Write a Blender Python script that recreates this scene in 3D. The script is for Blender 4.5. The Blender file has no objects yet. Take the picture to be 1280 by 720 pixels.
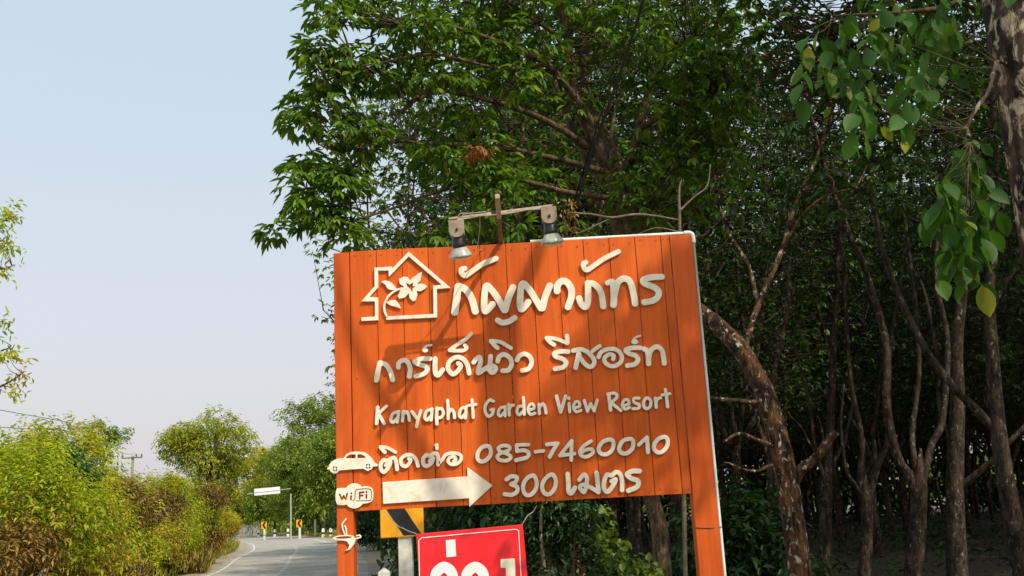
import bpy, bmesh, math, random
import numpy as np
from mathutils import Matrix, Vector

sc = bpy.context.scene
COL = sc.collection
RNG = np.random.default_rng(7)
random.seed(7)

# ------------------------------------------------------------------ camera
F = 1255.0                      # focal length in pixels of the 1280 x 720 photograph
PITCH, ROLL, EYE = math.radians(12.6), math.radians(-3.0), 1.6
CR = np.array((Matrix.Rotation(math.pi/2 + PITCH, 3, 'X') @ Matrix.Rotation(ROLL, 3, 'Z')))
cam_d = bpy.data.cameras.new('camera')
cam_d.sensor_width = 36.0
cam_d.lens = F/1280*36
cam_d.clip_start = 0.05
cam_d.clip_end = 3000
cam = bpy.data.objects.new('camera', cam_d)
COL.objects.link(cam)
m4 = Matrix(CR.tolist()).to_4x4()
m4.translation = (0, 0, EYE)
cam.matrix_world = m4
sc.camera = cam

# ------------------------------------------------------------------ world, sun, exposure
SUNV = np.array([0.87, -1.0, 1.28]); SUN = SUNV/np.linalg.norm(SUNV)
SUN_EL = math.asin(SUN[2]); SUN_AZ = math.atan2(SUN[0], SUN[1])
w = bpy.data.worlds.new('World'); sc.world = w; w.use_nodes = True
nt = w.node_tree; nt.nodes.clear()
out = nt.nodes.new('ShaderNodeOutputWorld'); bg = nt.nodes.new('ShaderNodeBackground')
sky = nt.nodes.new('ShaderNodeTexSky'); sky.sky_type = 'NISHITA'; sky.sun_disc = False
sky.sun_elevation = SUN_EL; sky.sun_rotation = SUN_AZ
sky.air_density = 1.0; sky.dust_density = 6.0; sky.ozone_density = 1.0
mixw = nt.nodes.new('ShaderNodeMixRGB'); mixw.inputs[0].default_value = 0.5
# bright hazy air of a dry-season sky: warmer and denser towards the horizon
wtc = nt.nodes.new('ShaderNodeTexCoord'); wsep = nt.nodes.new('ShaderNodeSeparateXYZ'); wr = nt.nodes.new('ShaderNodeValToRGB')
wmul = nt.nodes.new('ShaderNodeMixRGB'); wmul.blend_type = 'MULTIPLY'; wmul.inputs[0].default_value = 1; wmul.inputs[2].default_value = (14, 14, 14, 1)
wr.color_ramp.elements[0].position = 0.05; wr.color_ramp.elements[0].color = (12.3/14, 11.5/14, 11.6/14, 1)
wr.color_ramp.elements[1].position = 0.5; wr.color_ramp.elements[1].color = (9.6/14, 12.0/14, 13.2/14, 1)
nt.links.new(wtc.outputs['Generated'], wsep.inputs[0]); nt.links.new(wsep.outputs[2], wr.inputs[0])
nt.links.new(wr.outputs[0], wmul.inputs[1]); nt.links.new(wmul.outputs[0], mixw.inputs[2])
nt.links.new(sky.outputs[0], mixw.inputs[1]); nt.links.new(mixw.outputs[0], bg.inputs[0])
bg.inputs[1].default_value = 0.08
nt.links.new(bg.outputs[0], out.inputs[0])
sun_d = bpy.data.lights.new('sun', 'SUN'); sun_d.energy = 3.0; sun_d.angle = math.radians(0.6)
sun_d.color = (1.0, 0.90, 0.72)
sun_o = bpy.data.objects.new('sun', sun_d); COL.objects.link(sun_o)
sun_o.rotation_euler = Vector(SUN.tolist()).to_track_quat('Z', 'Y').to_euler()
sun_o.location = (20, -20, 40)
sc.view_settings.view_transform = 'Standard'
sc.view_settings.look = 'None'
sc.view_settings.exposure = 0.4
sc.view_settings.gamma = 1.0
sc.render.engine = 'CYCLES'
sc.cycles.max_bounces = 6
sc.cycles.diffuse_bounces = 3
sc.cycles.glossy_bounces = 2
sc.cycles.transmission_bounces = 4
sc.cycles.use_denoising = True

# ------------------------------------------------------------------ camera geometry helpers
def ray(px, py):
    return CR @ np.array([(px-640)/F, -(py-360)/F, -1.0])
def at(px, py, Y):
    d = ray(px, py)
    return d*(Y/d[1]) + np.array([0, 0, EYE])
def gnd(px, py):
    d = ray(px, py)
    return d*(-EYE/d[2]) + np.array([0, 0, EYE])

# ------------------------------------------------------------------ materials
def mat(name):
    m = bpy.data.materials.new(name); m.use_nodes = True
    n = m.node_tree.nodes; b = n['Principled BSDF']
    return m, m.node_tree, b
def ramp(nt, stops):
    r = nt.nodes.new('ShaderNodeValToRGB')
    while len(r.color_ramp.elements) < len(stops): r.color_ramp.elements.new(0.5)
    for e, (p, c) in zip(r.color_ramp.elements, stops):
        e.position = p; e.color = (*c, 1)
    return r
def noise(nt, scale, detail=4, rough=0.55, vec=None, dist=0.0):
    n = nt.nodes.new('ShaderNodeTexNoise'); n.inputs['Scale'].default_value = scale
    n.inputs['Detail'].default_value = detail; n.inputs['Roughness'].default_value = rough
    n.inputs['Distortion'].default_value = dist
    if vec is not None: nt.links.new(vec, n.inputs['Vector'])
    return n
def coords(nt, scale=(1, 1, 1), kind='Object'):
    t = nt.nodes.new('ShaderNodeTexCoord'); mp = nt.nodes.new('ShaderNodeMapping')
    mp.inputs['Scale'].default_value = scale
    nt.links.new(t.outputs[kind], mp.inputs[0])
    return mp.outputs[0]
def bump(nt, b, fac, strength, dist=0.01):
    bp = nt.nodes.new('ShaderNodeBump'); bp.inputs['Strength'].default_value = strength
    bp.inputs['Distance'].default_value = dist
    nt.links.new(fac, bp.inputs['Height']); nt.links.new(bp.outputs[0], b.inputs['Normal'])
def simple(name, c1, c2, scale=6, rough=0.6, stretch=(1, 1, 1), bmp=0.0, lo=0.35, hi=0.65, spec=0.5, metal=0.0, detail=5):
    m, nt, b = mat(name)
    v = coords(nt, stretch)
    n = noise(nt, scale, detail, 0.6, v)
    r = ramp(nt, [(lo, c1), (hi, c2)])
    nt.links.new(n.outputs[0], r.inputs[0]); nt.links.new(r.outputs[0], b.inputs['Base Color'])
    b.inputs['Roughness'].default_value = rough
    b.inputs['Specular IOR Level'].default_value = spec
    b.inputs['Metallic'].default_value = metal
    if bmp: bump(nt, b, n.outputs[0], bmp)
    return m
def leafmat(name, stops, trans=0.35, rough=0.42, spec=0.4, tcol=(1.2, 1.35, 0.55), patch=None):
    m, nt, b = mat(name)
    g = nt.nodes.new('ShaderNodeNewGeometry')
    r = ramp(nt, stops)
    nt.links.new(g.outputs['Random Per Island'], r.inputs[0])
    v = coords(nt)
    n = noise(nt, 1.1, 2, 0.5, v)
    hsv = nt.nodes.new('ShaderNodeHueSaturation')
    mr = nt.nodes.new('ShaderNodeMapRange')
    mr.inputs[1].default_value = 0.3; mr.inputs[2].default_value = 0.7
    mr.inputs[3].default_value = 0.75; mr.inputs[4].default_value = 1.25
    nt.links.new(n.outputs[0], mr.inputs[0]); nt.links.new(mr.outputs[0], hsv.inputs['Value'])
    if patch:                                     # whole shoots that have dried or freshly sprouted
        pn = noise(nt, patch[1], 3, 0.6, v); pr = ramp(nt, [(patch[2], (0, 0, 0)), (patch[3], (1, 1, 1))])
        pm = nt.nodes.new('ShaderNodeMixRGB'); pm.inputs[2].default_value = (*patch[0], 1)
        nt.links.new(pn.outputs[0], pr.inputs[0]); nt.links.new(pr.outputs[0], pm.inputs[0]); nt.links.new(r.outputs[0], pm.inputs[1])
        nt.links.new(pm.outputs[0], hsv.inputs['Color'])
    else: nt.links.new(r.outputs[0], hsv.inputs['Color'])
    nt.links.new(hsv.outputs[0], b.inputs['Base Color'])
    b.inputs['Roughness'].default_value = rough
    b.inputs['Specular IOR Level'].default_value = spec
    t = nt.nodes.new('ShaderNodeBsdfTranslucent')
    mu = nt.nodes.new('ShaderNodeMixRGB'); mu.blend_type = 'MULTIPLY'; mu.inputs[0].default_value = 1
    mu.inputs[2].default_value = (*tcol, 1)
    nt.links.new(hsv.outputs[0], mu.inputs[1]); nt.links.new(mu.outputs[0], t.inputs[0])
    mx = nt.nodes.new('ShaderNodeMixShader'); mx.inputs[0].default_value = trans
    nt.links.new(b.outputs[0], mx.inputs[1]); nt.links.new(t.outputs[0], mx.inputs[2])
    nt.links.new(mx.outputs[0], nt.nodes['Material Output'].inputs[0])
    return m
def barkmat(name, dark, mid, pale, lich=0.58, scale=9.0, soft=0.09):
    m, nt, b = mat(name)
    v = coords(nt, (1, 1, 0.35))
    n = noise(nt, scale, 6, 0.65, v, 0.3)
    r = ramp(nt, [(0.40, dark), (0.64, mid)])
    nt.links.new(n.outputs[0], r.inputs[0])
    v2 = coords(nt, (1, 1, 0.6))
    n2 = noise(nt, scale*1.4, 5, 0.62, v2, 0.6)
    r2 = ramp(nt, [(lich, (0, 0, 0)), (lich+soft, (1, 1, 1))])
    nt.links.new(n2.outputs[0], r2.inputs[0])
    mx = nt.nodes.new('ShaderNodeMixRGB')
    nt.links.new(r2.outputs[0], mx.inputs[0]); nt.links.new(r.outputs[0], mx.inputs[1])
    mx.inputs[2].default_value = (*pale, 1)
    v3 = coords(nt, (1, 1, 0.22))
    n3 = noise(nt, scale*5.5, 5, 0.7, v3)
    r3 = ramp(nt, [(0.36, (0.25, 0.23, 0.22)), (0.58, (1.1, 1.08, 1.05))])      # cracks and flakes
    nt.links.new(n3.outputs[0], r3.inputs[0])
    m3 = nt.nodes.new('ShaderNodeMixRGB'); m3.blend_type = 'MULTIPLY'; m3.inputs[0].default_value = 0.85
    nt.links.new(mx.outputs[0], m3.inputs[1]); nt.links.new(r3.outputs[0], m3.inputs[2])
    nt.links.new(m3.outputs[0], b.inputs['Base Color'])
    bump(nt, b, n3.outputs[0], 0.6, 0.012)
    b.inputs['Roughness'].default_value = 0.85
    b.inputs['Specular IOR Level'].default_value = 0.2
    return m

M = {}
def woodpaint(name, base, dark, worn):
    m, nt, b = mat(name)
    v = coords(nt, (9, 9, 0.7))
    n = noise(nt, 2.2, 6, 0.6, v, 0.4)
    r = ramp(nt, [(0.3, dark), (0.5, base), (0.72, worn)])
    nt.links.new(n.outputs[0], r.inputs[0])
    v2 = coords(nt, (1, 1, 1))
    n2 = noise(nt, 42, 3, 0.5, v2)
    r2 = ramp(nt, [(0.69, (1, 1, 1)), (0.74, (0.55, 0.5, 0.5))])     # small knocks and stains
    nt.links.new(n2.outputs[0], r2.inputs[0])
    mu = nt.nodes.new('ShaderNodeMixRGB'); mu.blend_type = 'MULTIPLY'; mu.inputs[0].default_value = 1
    nt.links.new(r.outputs[0], mu.inputs[1]); nt.links.new(r2.outputs[0], mu.inputs[2])
    g = nt.nodes.new('ShaderNodeNewGeometry')
    mr = nt.nodes.new('ShaderNodeMapRange'); mr.inputs[3].default_value = 0.86; mr.inputs[4].default_value = 1.08
    nt.links.new(g.outputs['Random Per Island'], mr.inputs[0])
    hs = nt.nodes.new('ShaderNodeHueSaturation')
    n4 = noise(nt, 1.0, 5, 0.62, coords(nt, (2.2, 2.2, 0.9)), 0.8)      # faded and grimy areas
    r4 = ramp(nt, [(0.32, (0.72, 0.70, 0.72)), (0.5, (1, 1, 1)), (0.7, (1.06, 1.16, 1.5))])
    nt.links.new(n4.outputs[0], r4.inputs[0])
    n5 = noise(nt, 1.0, 6, 0.7, coords(nt, (60, 60, 1.4)))               # run marks
    r5 = ramp(nt, [(0.36, (0.80, 0.76, 0.74)), (0.52, (1, 1, 1))]); nt.links.new(n5.outputs[0], r5.inputs[0])
    m4 = nt.nodes.new('ShaderNodeMixRGB'); m4.blend_type = 'MULTIPLY'; m4.inputs[0].default_value = 0.8
    m5 = nt.nodes.new('ShaderNodeMixRGB'); m5.blend_type = 'MULTIPLY'; m5.inputs[0].default_value = 0.6
    nt.links.new(mu.outputs[0], m4.inputs[1]); nt.links.new(r4.outputs[0], m4.inputs[2])
    nt.links.new(m4.outputs[0], m5.inputs[1]); nt.links.new(r5.outputs[0], m5.inputs[2])
    nt.links.new(mr.outputs[0], hs.inputs['Value']); nt.links.new(m5.outputs[0], hs.inputs['Color'])
    nt.links.new(hs.outputs[0], b.inputs['Base Color'])
    b.inputs['Roughness'].default_value = 0.5
    b.inputs['Specular IOR Level'].default_value = 0.2
    bump(nt, b, n.outputs[0], 0.25, 0.004)
    return m
M['orange'] = woodpaint('orange_painted_wood', (0.635, 0.108, 0.010), (0.56, 0.088, 0.009), (0.69, 0.134, 0.016))
M['post'] = woodpaint('brown_orange_painted_post', (0.60, 0.100, 0.013), (0.52, 0.080, 0.010), (0.65, 0.122, 0.018))
M['cream'] = simple('cream_painted_letters', (0.79, 0.715, 0.58), (0.85, 0.785, 0.66), 14, 0.6, bmp=0.05)
_m, _nt, _b = M['cream'], M['cream'].node_tree, M['cream'].node_tree.nodes['Principled BSDF']
_src = _b.inputs['Base Color'].links[0].from_socket
_n = noise(_nt, 11, 7, 0.72, coords(_nt), 0.5); _r = ramp(_nt, [(0.30, (0.62, 0.57, 0.50)), (0.44, (0.93, 0.92, 0.90)), (0.55, (1, 1, 1))])
_x = _nt.nodes.new('ShaderNodeMixRGB'); _x.blend_type = 'MULTIPLY'; _x.inputs[0].default_value = 1
_nt.links.new(_n.outputs[0], _r.inputs[0]); _nt.links.new(_src, _x.inputs[1]); _nt.links.new(_r.outputs[0], _x.inputs[2]); _nt.links.new(_x.outputs[0], _b.inputs['Base Color'])
M['pvc'] = simple('pale_blue_pvc', (0.55, 0.66, 0.64), (0.68, 0.76, 0.74), 8, 0.4)
M['rust'] = simple('rusty_steel', (0.10, 0.045, 0.03), (0.24, 0.13, 0.08), 26, 0.8, bmp=0.2)
M['tan'] = simple('dusty_tan_metal', (0.22, 0.165, 0.115), (0.34, 0.26, 0.19), 24, 0.7, bmp=0.15)
M['strip'] = simple('weathered_and_sunlit_bar', (0.32, 0.24, 0.17), (0.50, 0.40, 0.30), 34, 0.7, bmp=0.15)
M['black'] = simple('black_plastic', (0.008, 0.008, 0.009), (0.02, 0.02, 0.02), 9, 0.3)
M['glassy'] = simple('dusty_reflector_glass', (0.26, 0.28, 0.24), (0.50, 0.51, 0.42), 22, 0.25)
M['lens'] = simple('bulb_lens', (0.30, 0.34, 0.28), (0.48, 0.50, 0.40), 30, 0.12)
M['cable'] = simple('grey_cable', (0.30, 0.25, 0.2), (0.42, 0.36, 0.3), 9, 0.6)
M['hole'] = simple('dark_metal', (0.02, 0.015, 0.012), (0.03, 0.02, 0.015), 5, 0.6)
M['red'] = simple('red_vinyl', (0.74, 0.010, 0.018), (0.80, 0.018, 0.028), 5, 0.34, bmp=0.12)
M['vinylwhite'] = simple('white_vinyl', (0.74, 0.74, 0.76), (0.80, 0.80, 0.81), 5, 0.4)
M['vinylsunlit'] = simple('sunlit_vinyl', (0.80, 0.72, 0.58), (0.85, 0.78, 0.64), 5, 0.4)  # white lettering where sun falls on it, the warm light put into the colour
M['yellow'] = simple('yellow_reflective_sheet', (0.84, 0.36, 0.004), (0.90, 0.42, 0.008), 7, 0.45)
M['concrete'] = simple('pale_concrete', (0.52, 0.51, 0.45), (0.68, 0.67, 0.60), 9, 0.85, bmp=0.2)
M['greycon'] = simple('grey_concrete', (0.24, 0.24, 0.22), (0.36, 0.36, 0.33), 9, 0.85, bmp=0.2)
M['white'] = simple('white_road_paint', (0.62, 0.62, 0.58), (0.78, 0.78, 0.74), 12, 0.6)
M['poleGrey'] = simple('galvanised_pole', (0.42, 0.43, 0.42), (0.55, 0.56, 0.55), 6, 0.5)
M['wood'] = simple('weathered_timber', (0.10, 0.075, 0.06), (0.18, 0.14, 0.11), 9, 0.8, (1, 1, 0.3))
M['wire'] = simple('dark_wire', (0.03, 0.03, 0.03), (0.05, 0.05, 0.05), 5, 0.5)
M['barkpl'] = barkmat('plantation_bark', (0.016, 0.012, 0.010), (0.095, 0.066, 0.044), (0.25, 0.235, 0.20), 0.585, 14)
M['barklean'] = barkmat('lichened_bark', (0.012, 0.008, 0.006), (0.165, 0.078, 0.034), (0.46, 0.43, 0.36), 0.565, 17)
M['barknear'] = barkmat('mottled_near_bark', (0.016, 0.011, 0.009), (0.13, 0.088, 0.06), (0.56, 0.45, 0.33), 0.515, 13)
M['barkmain'] = barkmat('crown_limb_bark', (0.045, 0.032, 0.02), (0.19, 0.13, 0.075), (0.30, 0.26, 0.18), 0.60, 14)
M['deadwood'] = simple('dry_dead_wood', (0.18, 0.13, 0.09), (0.32, 0.25, 0.18), 14, 0.85)
M['drywood'] = simple('dull_dry_wood', (0.09, 0.065, 0.045), (0.2, 0.15, 0.105), 14, 0.85)
M['vine'] = simple('dark_liana', (0.006, 0.005, 0.004), (0.012, 0.010, 0.008), 14, 0.9, spec=0.08)
G = lambda *a: [(p, c) for p, c in a]
M['leafmain'] = leafmat('rubber_leaf', G((0, (0.042, 0.095, 0.010)), (0.5, (0.085, 0.16, 0.014)), (0.9, (0.15, 0.24, 0.02)), (1, (0.25, 0.31, 0.028))), 0.38, 0.45, 0.22)
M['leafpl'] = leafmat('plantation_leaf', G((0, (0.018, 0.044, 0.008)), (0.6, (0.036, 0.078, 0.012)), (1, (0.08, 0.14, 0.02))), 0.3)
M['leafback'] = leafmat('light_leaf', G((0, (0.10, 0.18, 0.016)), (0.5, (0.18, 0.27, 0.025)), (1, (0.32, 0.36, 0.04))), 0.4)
M['leafnear'] = leafmat('broad_near_leaf', G((0, (0.03, 0.085, 0.012)), (0.88, (0.06, 0.14, 0.018)), (0.97, (0.13, 0.20, 0.02)), (1, (0.24, 0.24, 0.02))), 0.45, 0.5, 0.22)
M['leafbush'] = leafmat('yellow_green_bush_leaf', G((0, (0.28, 0.32, 0.018)), (0.45, (0.46, 0.44, 0.028)), (0.8, (0.60, 0.50, 0.04)), (1, (0.56, 0.39, 0.06))), 0.45, 0.6, 0.2, patch=((0.42, 0.26, 0.06), 0.75, 0.50, 0.66))
M['leafbush2'] = leafmat('fresh_bush_leaf', G((0, (0.22, 0.31, 0.018)), (0.5, (0.37, 0.43, 0.028)), (1, (0.54, 0.51, 0.04))), 0.45, 0.6, 0.2, patch=((0.46, 0.38, 0.035), 0.6, 0.48, 0.66))
M['leafbrown'] = leafmat('dead_brown_leaf', G((0, (0.08, 0.05, 0.022)), (0.6, (0.19, 0.115, 0.045)), (1, (0.32, 0.22, 0.07))), 0.2, 0.85, 0.1, (1.1, 1.0, 0.7))
M['leafdark'] = leafmat('dark_climber_leaf', G((0, (0.03, 0.08, 0.02)), (1, (0.07, 0.16, 0.03))), 0.3)
M['leafdry'] = leafmat('dry_brown_leaf', G((0, (0.15, 0.09, 0.028)), (0.5, (0.28, 0.18, 0.045)), (1, (0.42, 0.30, 0.07))), 0.25, 0.8, 0.1, (1.1, 1.0, 0.7))
M['leafyel'] = leafmat('yellow_green_tree_leaf', G((0, (0.17, 0.22, 0.02)), (0.5, (0.30, 0.33, 0.028)), (1, (0.46, 0.42, 0.04))), 0.4, 0.6, 0.2)
M['leaffar'] = leafmat('far_tree_leaf', G((0, (0.10, 0.17, 0.028)), (0.5, (0.18, 0.26, 0.038)), (1, (0.30, 0.34, 0.05))), 0.35, 0.6, 0.2)
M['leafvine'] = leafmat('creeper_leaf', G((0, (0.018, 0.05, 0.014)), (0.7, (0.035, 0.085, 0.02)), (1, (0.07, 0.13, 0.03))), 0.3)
M['leafvinelit'] = leafmat('sunlit_creeper_leaf', G((0, (0.07, 0.13, 0.015)), (1, (0.17, 0.23, 0.03))), 0.45)  # brighter copy of the creeper leaf, with sunlight put into the green
M['leaffallen'] = leafmat('fallen_leaf', G((0, (0.06, 0.036, 0.016)), (1, (0.17, 0.11, 0.05))), 0.1, 0.8, 0.1)
M['leafrust'] = leafmat('rust_dead_leaf', G((0, (0.22, 0.07, 0.02)), (1, (0.34, 0.13, 0.035))), 0.3)
M['straw'] = leafmat('straw_blade', G((0, (0.26, 0.19, 0.05)), (0.6, (0.42, 0.31, 0.09)), (1, (0.34, 0.36, 0.05))), 0.3, 0.7, 0.15)
M['grass'] = leafmat('roadside_grass_blade', G((0, (0.2, 0.25, 0.025)), (0.5, (0.36, 0.36, 0.04)), (1, (0.5, 0.42, 0.1))), 0.3, 0.7, 0.15)

# ------------------------------------------------------------------ mesh building helpers
def link(name, me, m=None, parent=None, kind=None):
    o = bpy.data.objects.new(name, me); COL.objects.link(o)
    if m is not None: me.materials.append(m)
    if parent is not None: o.parent = parent
    if kind: o['kind'] = kind
    return o
def np_mesh(name, V, Q, smooth=False):
    V = np.asarray(V, dtype=np.float32).reshape(-1, 3); Q = np.asarray(Q, dtype=np.int32)
    k = Q.shape[1]
    me = bpy.data.meshes.new(name)
    me.vertices.add(len(V)); me.vertices.foreach_set('co', V.ravel())
    me.loops.add(Q.size); me.loops.foreach_set('vertex_index', Q.ravel())
    me.polygons.add(len(Q)); me.polygons.foreach_set('loop_start', np.arange(0, Q.size, k, dtype=np.int32))
    me.polygons.foreach_set('loop_total', np.full(len(Q), k, dtype=np.int32))
    if smooth: me.polygons.foreach_set('use_smooth', np.ones(len(Q), dtype=bool))
    me.update(calc_edges=True)
    return me
def bm_obj(name, bm, m, parent=None, smooth=False, kind=None):
    me = bpy.data.meshes.new(name); bm.normal_update(); bm.to_mesh(me); bm.free()
    if smooth:
        for p in me.polygons: p.use_smooth = True
    return link(name, me, m, parent, kind)
def tag(o, label, cat, group=None):
    o['label'] = label; o['category'] = cat
    if group: o['group'] = group
    return o
def thing(name, label, cat, loc=(0, 0, 0), group=None, rz=0.0):
    o = bpy.data.objects.new(name, None); COL.objects.link(o)
    o.location = [float(v) for v in loc]; o.rotation_euler = (0, 0, rz); o.empty_display_size = 0.2
    return tag(o, label, cat, group)
def copy_tree(root):
    r = root.copy(); COL.objects.link(r)
    for ch in root.children:
        c = ch.copy(); COL.objects.link(c); c.parent = r
        for g in ch.children:
            d = g.copy(); COL.objects.link(d); d.parent = c
    return r
def add_box(bm, c, s, bev=0.0, rot=None):
    g = bmesh.ops.create_cube(bm, size=1.0)
    vs = g['verts']
    for v in vs: v.co = Vector((v.co.x*s[0], v.co.y*s[1], v.co.z*s[2]))
    if bev > 0:
        es = list({e for v in vs for e in v.link_edges})
        r = bmesh.ops.bevel(bm, geom=es, offset=bev, segments=2, affect='EDGES', profile=0.5)
        vs = list({v for f in r['faces'] for v in f.verts} | {v for v in vs if v.is_valid})
    if rot is not None:
        for v in vs: v.co = rot @ v.co
    for v in vs: v.co += Vector([float(x) for x in c])
    return vs
class Tubes:
    def __init__(s): s.V = []; s.Q = []; s.n = 0
    def add(s, pts, radii, k=7, cap=True):
        pts = np.asarray(pts, float); N = len(pts)
        radii = np.broadcast_to(np.asarray(radii, float), (N,))
        t = np.gradient(pts, axis=0); t /= np.linalg.norm(t, axis=1)[:, None] + 1e-9
        ref = np.array([0.31, 0.95, 0.12]) if abs(t[0][1]) < 0.8 else np.array([0.9, 0.1, 0.42])
        u = np.cross(t, ref); u /= np.linalg.norm(u, axis=1)[:, None] + 1e-9
        v = np.cross(t, u)
        a = np.linspace(0, 2*np.pi, k, endpoint=False)
        ring = pts[:, None, :] + radii[:, None, None]*(np.cos(a)[None, :, None]*u[:, None, :] + np.sin(a)[None, :, None]*v[:, None, :])
        b = s.n
        s.V.append(ring.reshape(-1, 3))
        i = np.arange(N-1)[:, None]*k; j = np.arange(k)[None, :]; j2 = (j+1) % k
        s.Q.append(np.stack([b+i+j, b+i+j2, b+i+k+j2, b+i+k+j], -1).reshape(-1, 4))
        s.n += N*k
        if cap and k == 4:
            s.Q.append(np.array([[b+3, b+2, b+1, b], [b+(N-1)*k, b+(N-1)*k+1, b+(N-1)*k+2, b+(N-1)*k+3]]))
        elif cap:
            for e, p in ((0, pts[0]), (N-1, pts[-1])):
                s.V.append(p[None, :]); c = s.n; s.n += 1
                jj = np.arange(0, k, 1)
                s.Q.append(np.stack([np.full(k, c), b+e*k+jj, b+e*k+(jj+1) % k, np.full(k, c)], -1))
    def mesh(s, name, smooth=True):
        V = np.concatenate(s.V); Q = np.concatenate(s.Q)
        me = bpy.data.meshes.new(name)
        me.from_pydata(V.tolist(), [], [tuple(dict.fromkeys(q)) for q in Q.tolist()])
        if smooth: me.polygons.foreach_set('use_smooth', np.ones(len(me.polygons), dtype=bool))
        return me
def spline(P, n=6):
    P = np.asarray(P, float)
    if len(P) < 3: return P
    E = np.vstack([2*P[0]-P[1], P, 2*P[-1]-P[-2]])
    o = []
    for i in range(len(P)-1):
        p0, p1, p2, p3 = E[i:i+4]
        for t in np.linspace(0, 1, n, endpoint=False):
            o.append(0.5*((2*p1)+(-p0+p2)*t+(2*p0-5*p1+4*p2-p3)*t*t+(-p0+3*p1-3*p2+p3)*t**3))
    o.append(P[-1])
    return np.array(o)
def unit(a): return a/(np.linalg.norm(a, axis=-1, keepdims=True)+1e-9)

# leaves: every leaf is a folded six-vertex blade
def leaves(pos, dirs, nrm, L, W, bend=0.18, fold=0.18):
    N = len(pos)
    d = unit(dirs); s = unit(np.cross(d, nrm)); n = np.cross(s, d)
    L = np.broadcast_to(np.asarray(L, float), (N,))[:, None]; W = np.broadcast_to(np.asarray(W, float), (N,))[:, None]
    T = [(0, 0, 0), (0.92, 0.36, 0.0), (0.72, 0.70, -0.4), (0, 1, -1.0), (-0.72, 0.70, -0.4), (-0.92, 0.36, 0.0)]
    V = np.empty((N, 6, 3))
    for k, (x, y, z) in enumerate(T):
        V[:, k] = pos + s*(x*W*0.5) + d*(y*L) + n*(z*bend*L + (abs(x))*fold*W)
    b = (np.arange(N)*6)[:, None]
    Q = np.concatenate([b+np.array([[0, 1, 2, 3]]), b+np.array([[0, 3, 4, 5]])], 0)
    return V.reshape(-1, 3), Q
def leaves_fine(pos, dirs, nrm, L, W, bend=0.22, fold=0.16):
    """broad oval leaf with a pointed tip, a crease along the midrib and a short stalk"""
    N = len(pos); d = unit(dirs); s = unit(np.cross(d, nrm)); n = np.cross(s, d)
    L = np.broadcast_to(np.asarray(L, float), (N,))[:, None]; W = np.broadcast_to(np.asarray(W, float), (N,))[:, None]
    ys = np.array([-0.12, 0.0, 0.12, 0.3, 0.5, 0.7, 0.86, 0.95, 1.03]); ws = np.array([0.03, 0.05, 0.5, 0.86, 1.0, 0.88, 0.55, 0.25, 0.02])
    V = np.empty((N, len(ys), 3, 3))
    for i, (y, w_) in enumerate(zip(ys, ws)):
        for k, sx in enumerate((-1, 0, 1)):
            V[:, i, k] = pos + s*(sx*w_*W*0.5) + d*(y*L) + n*(-(max(y, 0)**2)*bend*L + abs(sx)*w_*fold*W + 0.02*W*math.sin(9*y)*abs(sx))
    V = V.reshape(N, -1, 3); R_ = len(ys); q = []
    for i in range(R_-1):
        for k in range(2): q.append([i*3+k, i*3+k+1, (i+1)*3+k+1, (i+1)*3+k])
    Q = ((np.arange(N)*R_*3)[:, None, None] + np.array(q)[None]).reshape(-1, 4)
    return V.reshape(-1, 3), Q
def whorls(C, A, rng, npet=7, L=0.13, W=0.055, pet=0.17, droop=0.75):
    """rubber-tree shoots: petioles round a tip, each ending in three drooping leaflets"""
    N = len(C)
    A = unit(A)
    ref = unit(np.cross(A, np.array([0.2, 0.5, 0.84]))); bi = np.cross(A, ref)
    az = rng.uniform(0, 2*np.pi, (N, 1)) + np.arange(npet)[None]*2.4 + rng.normal(0, .2, (N, npet))
    up = rng.uniform(-0.1, 0.75, (N, npet))
    D = unit(np.cos(az)[..., None]*ref[:, None]+np.sin(az)[..., None]*bi[:, None] + up[..., None]*A[:, None])
    pl = pet*rng.uniform(0.6, 1.25, (N, npet))
    E = C[:, None] + D*pl[..., None] - np.array([0, 0, 0.04])
    P = []; DD = []; NN = []
    for k in (-1, 0, 1):
        side = unit(np.cross(D, np.array([0, 0, 1.0])))
        dd = unit(D + side*(k*0.75) + np.array([0, 0, -1.0])*(droop*rng.uniform(0.5, 1.6, (N, npet)))[..., None])
        P.append(E); DD.append(dd)
        NN.append(unit(np.array([0, 0, 1.0]) + 0.45*D + rng.normal(0, 0.25, (N, npet, 3))))
    P = np.concatenate(P, 1).reshape(-1, 3); DD = np.concatenate(DD, 1).reshape(-1, 3); NN = np.concatenate(NN, 1).reshape(-1, 3)
    l = L*rng.uniform(0.7, 1.25, len(P))
    return leaves(P, DD, NN, l, l*(W/L)*rng.uniform(0.85, 1.15, len(P)))
def sprigs(C, D, rng, n=9, length=0.6, L=0.11, W=0.05, droop=0.3, fine=False):
    """leafy shoots: leaves set alternately along a short stem"""
    N = len(C); D = unit(D)
    t = np.linspace(0.12, 1, n)[None] + rng.normal(0, .03, (N, n))
    ln = length*rng.uniform(0.55, 1.3, (N, 1))
    P = C[:, None] + D[:, None]*(t*ln)[..., None] - np.array([0, 0, 1.0])*(droop*ln*t**2*0.5)[..., None]
    ref = unit(np.cross(D, unit(rng.normal(0, 1, (N, 3))))); bi = np.cross(D, ref)
    az = np.arange(n)[None]*2.3 + rng.uniform(0, 6.3, (N, 1))
    side = np.cos(az)[..., None]*ref[:, None]+np.sin(az)[..., None]*bi[:, None]
    dd = unit(side + 0.55*D[:, None] + np.array([0, 0, -droop]))
    nn = unit(np.array([0, 0, 1.0]) + rng.normal(0, 0.35, (N, n, 3)))
    l = L*rng.uniform(0.6, 1.3, N*n)
    return (leaves_fine if fine else leaves)(P.reshape(-1, 3), dd.reshape(-1, 3), nn.reshape(-1, 3), l, l*(W/L))
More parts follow.
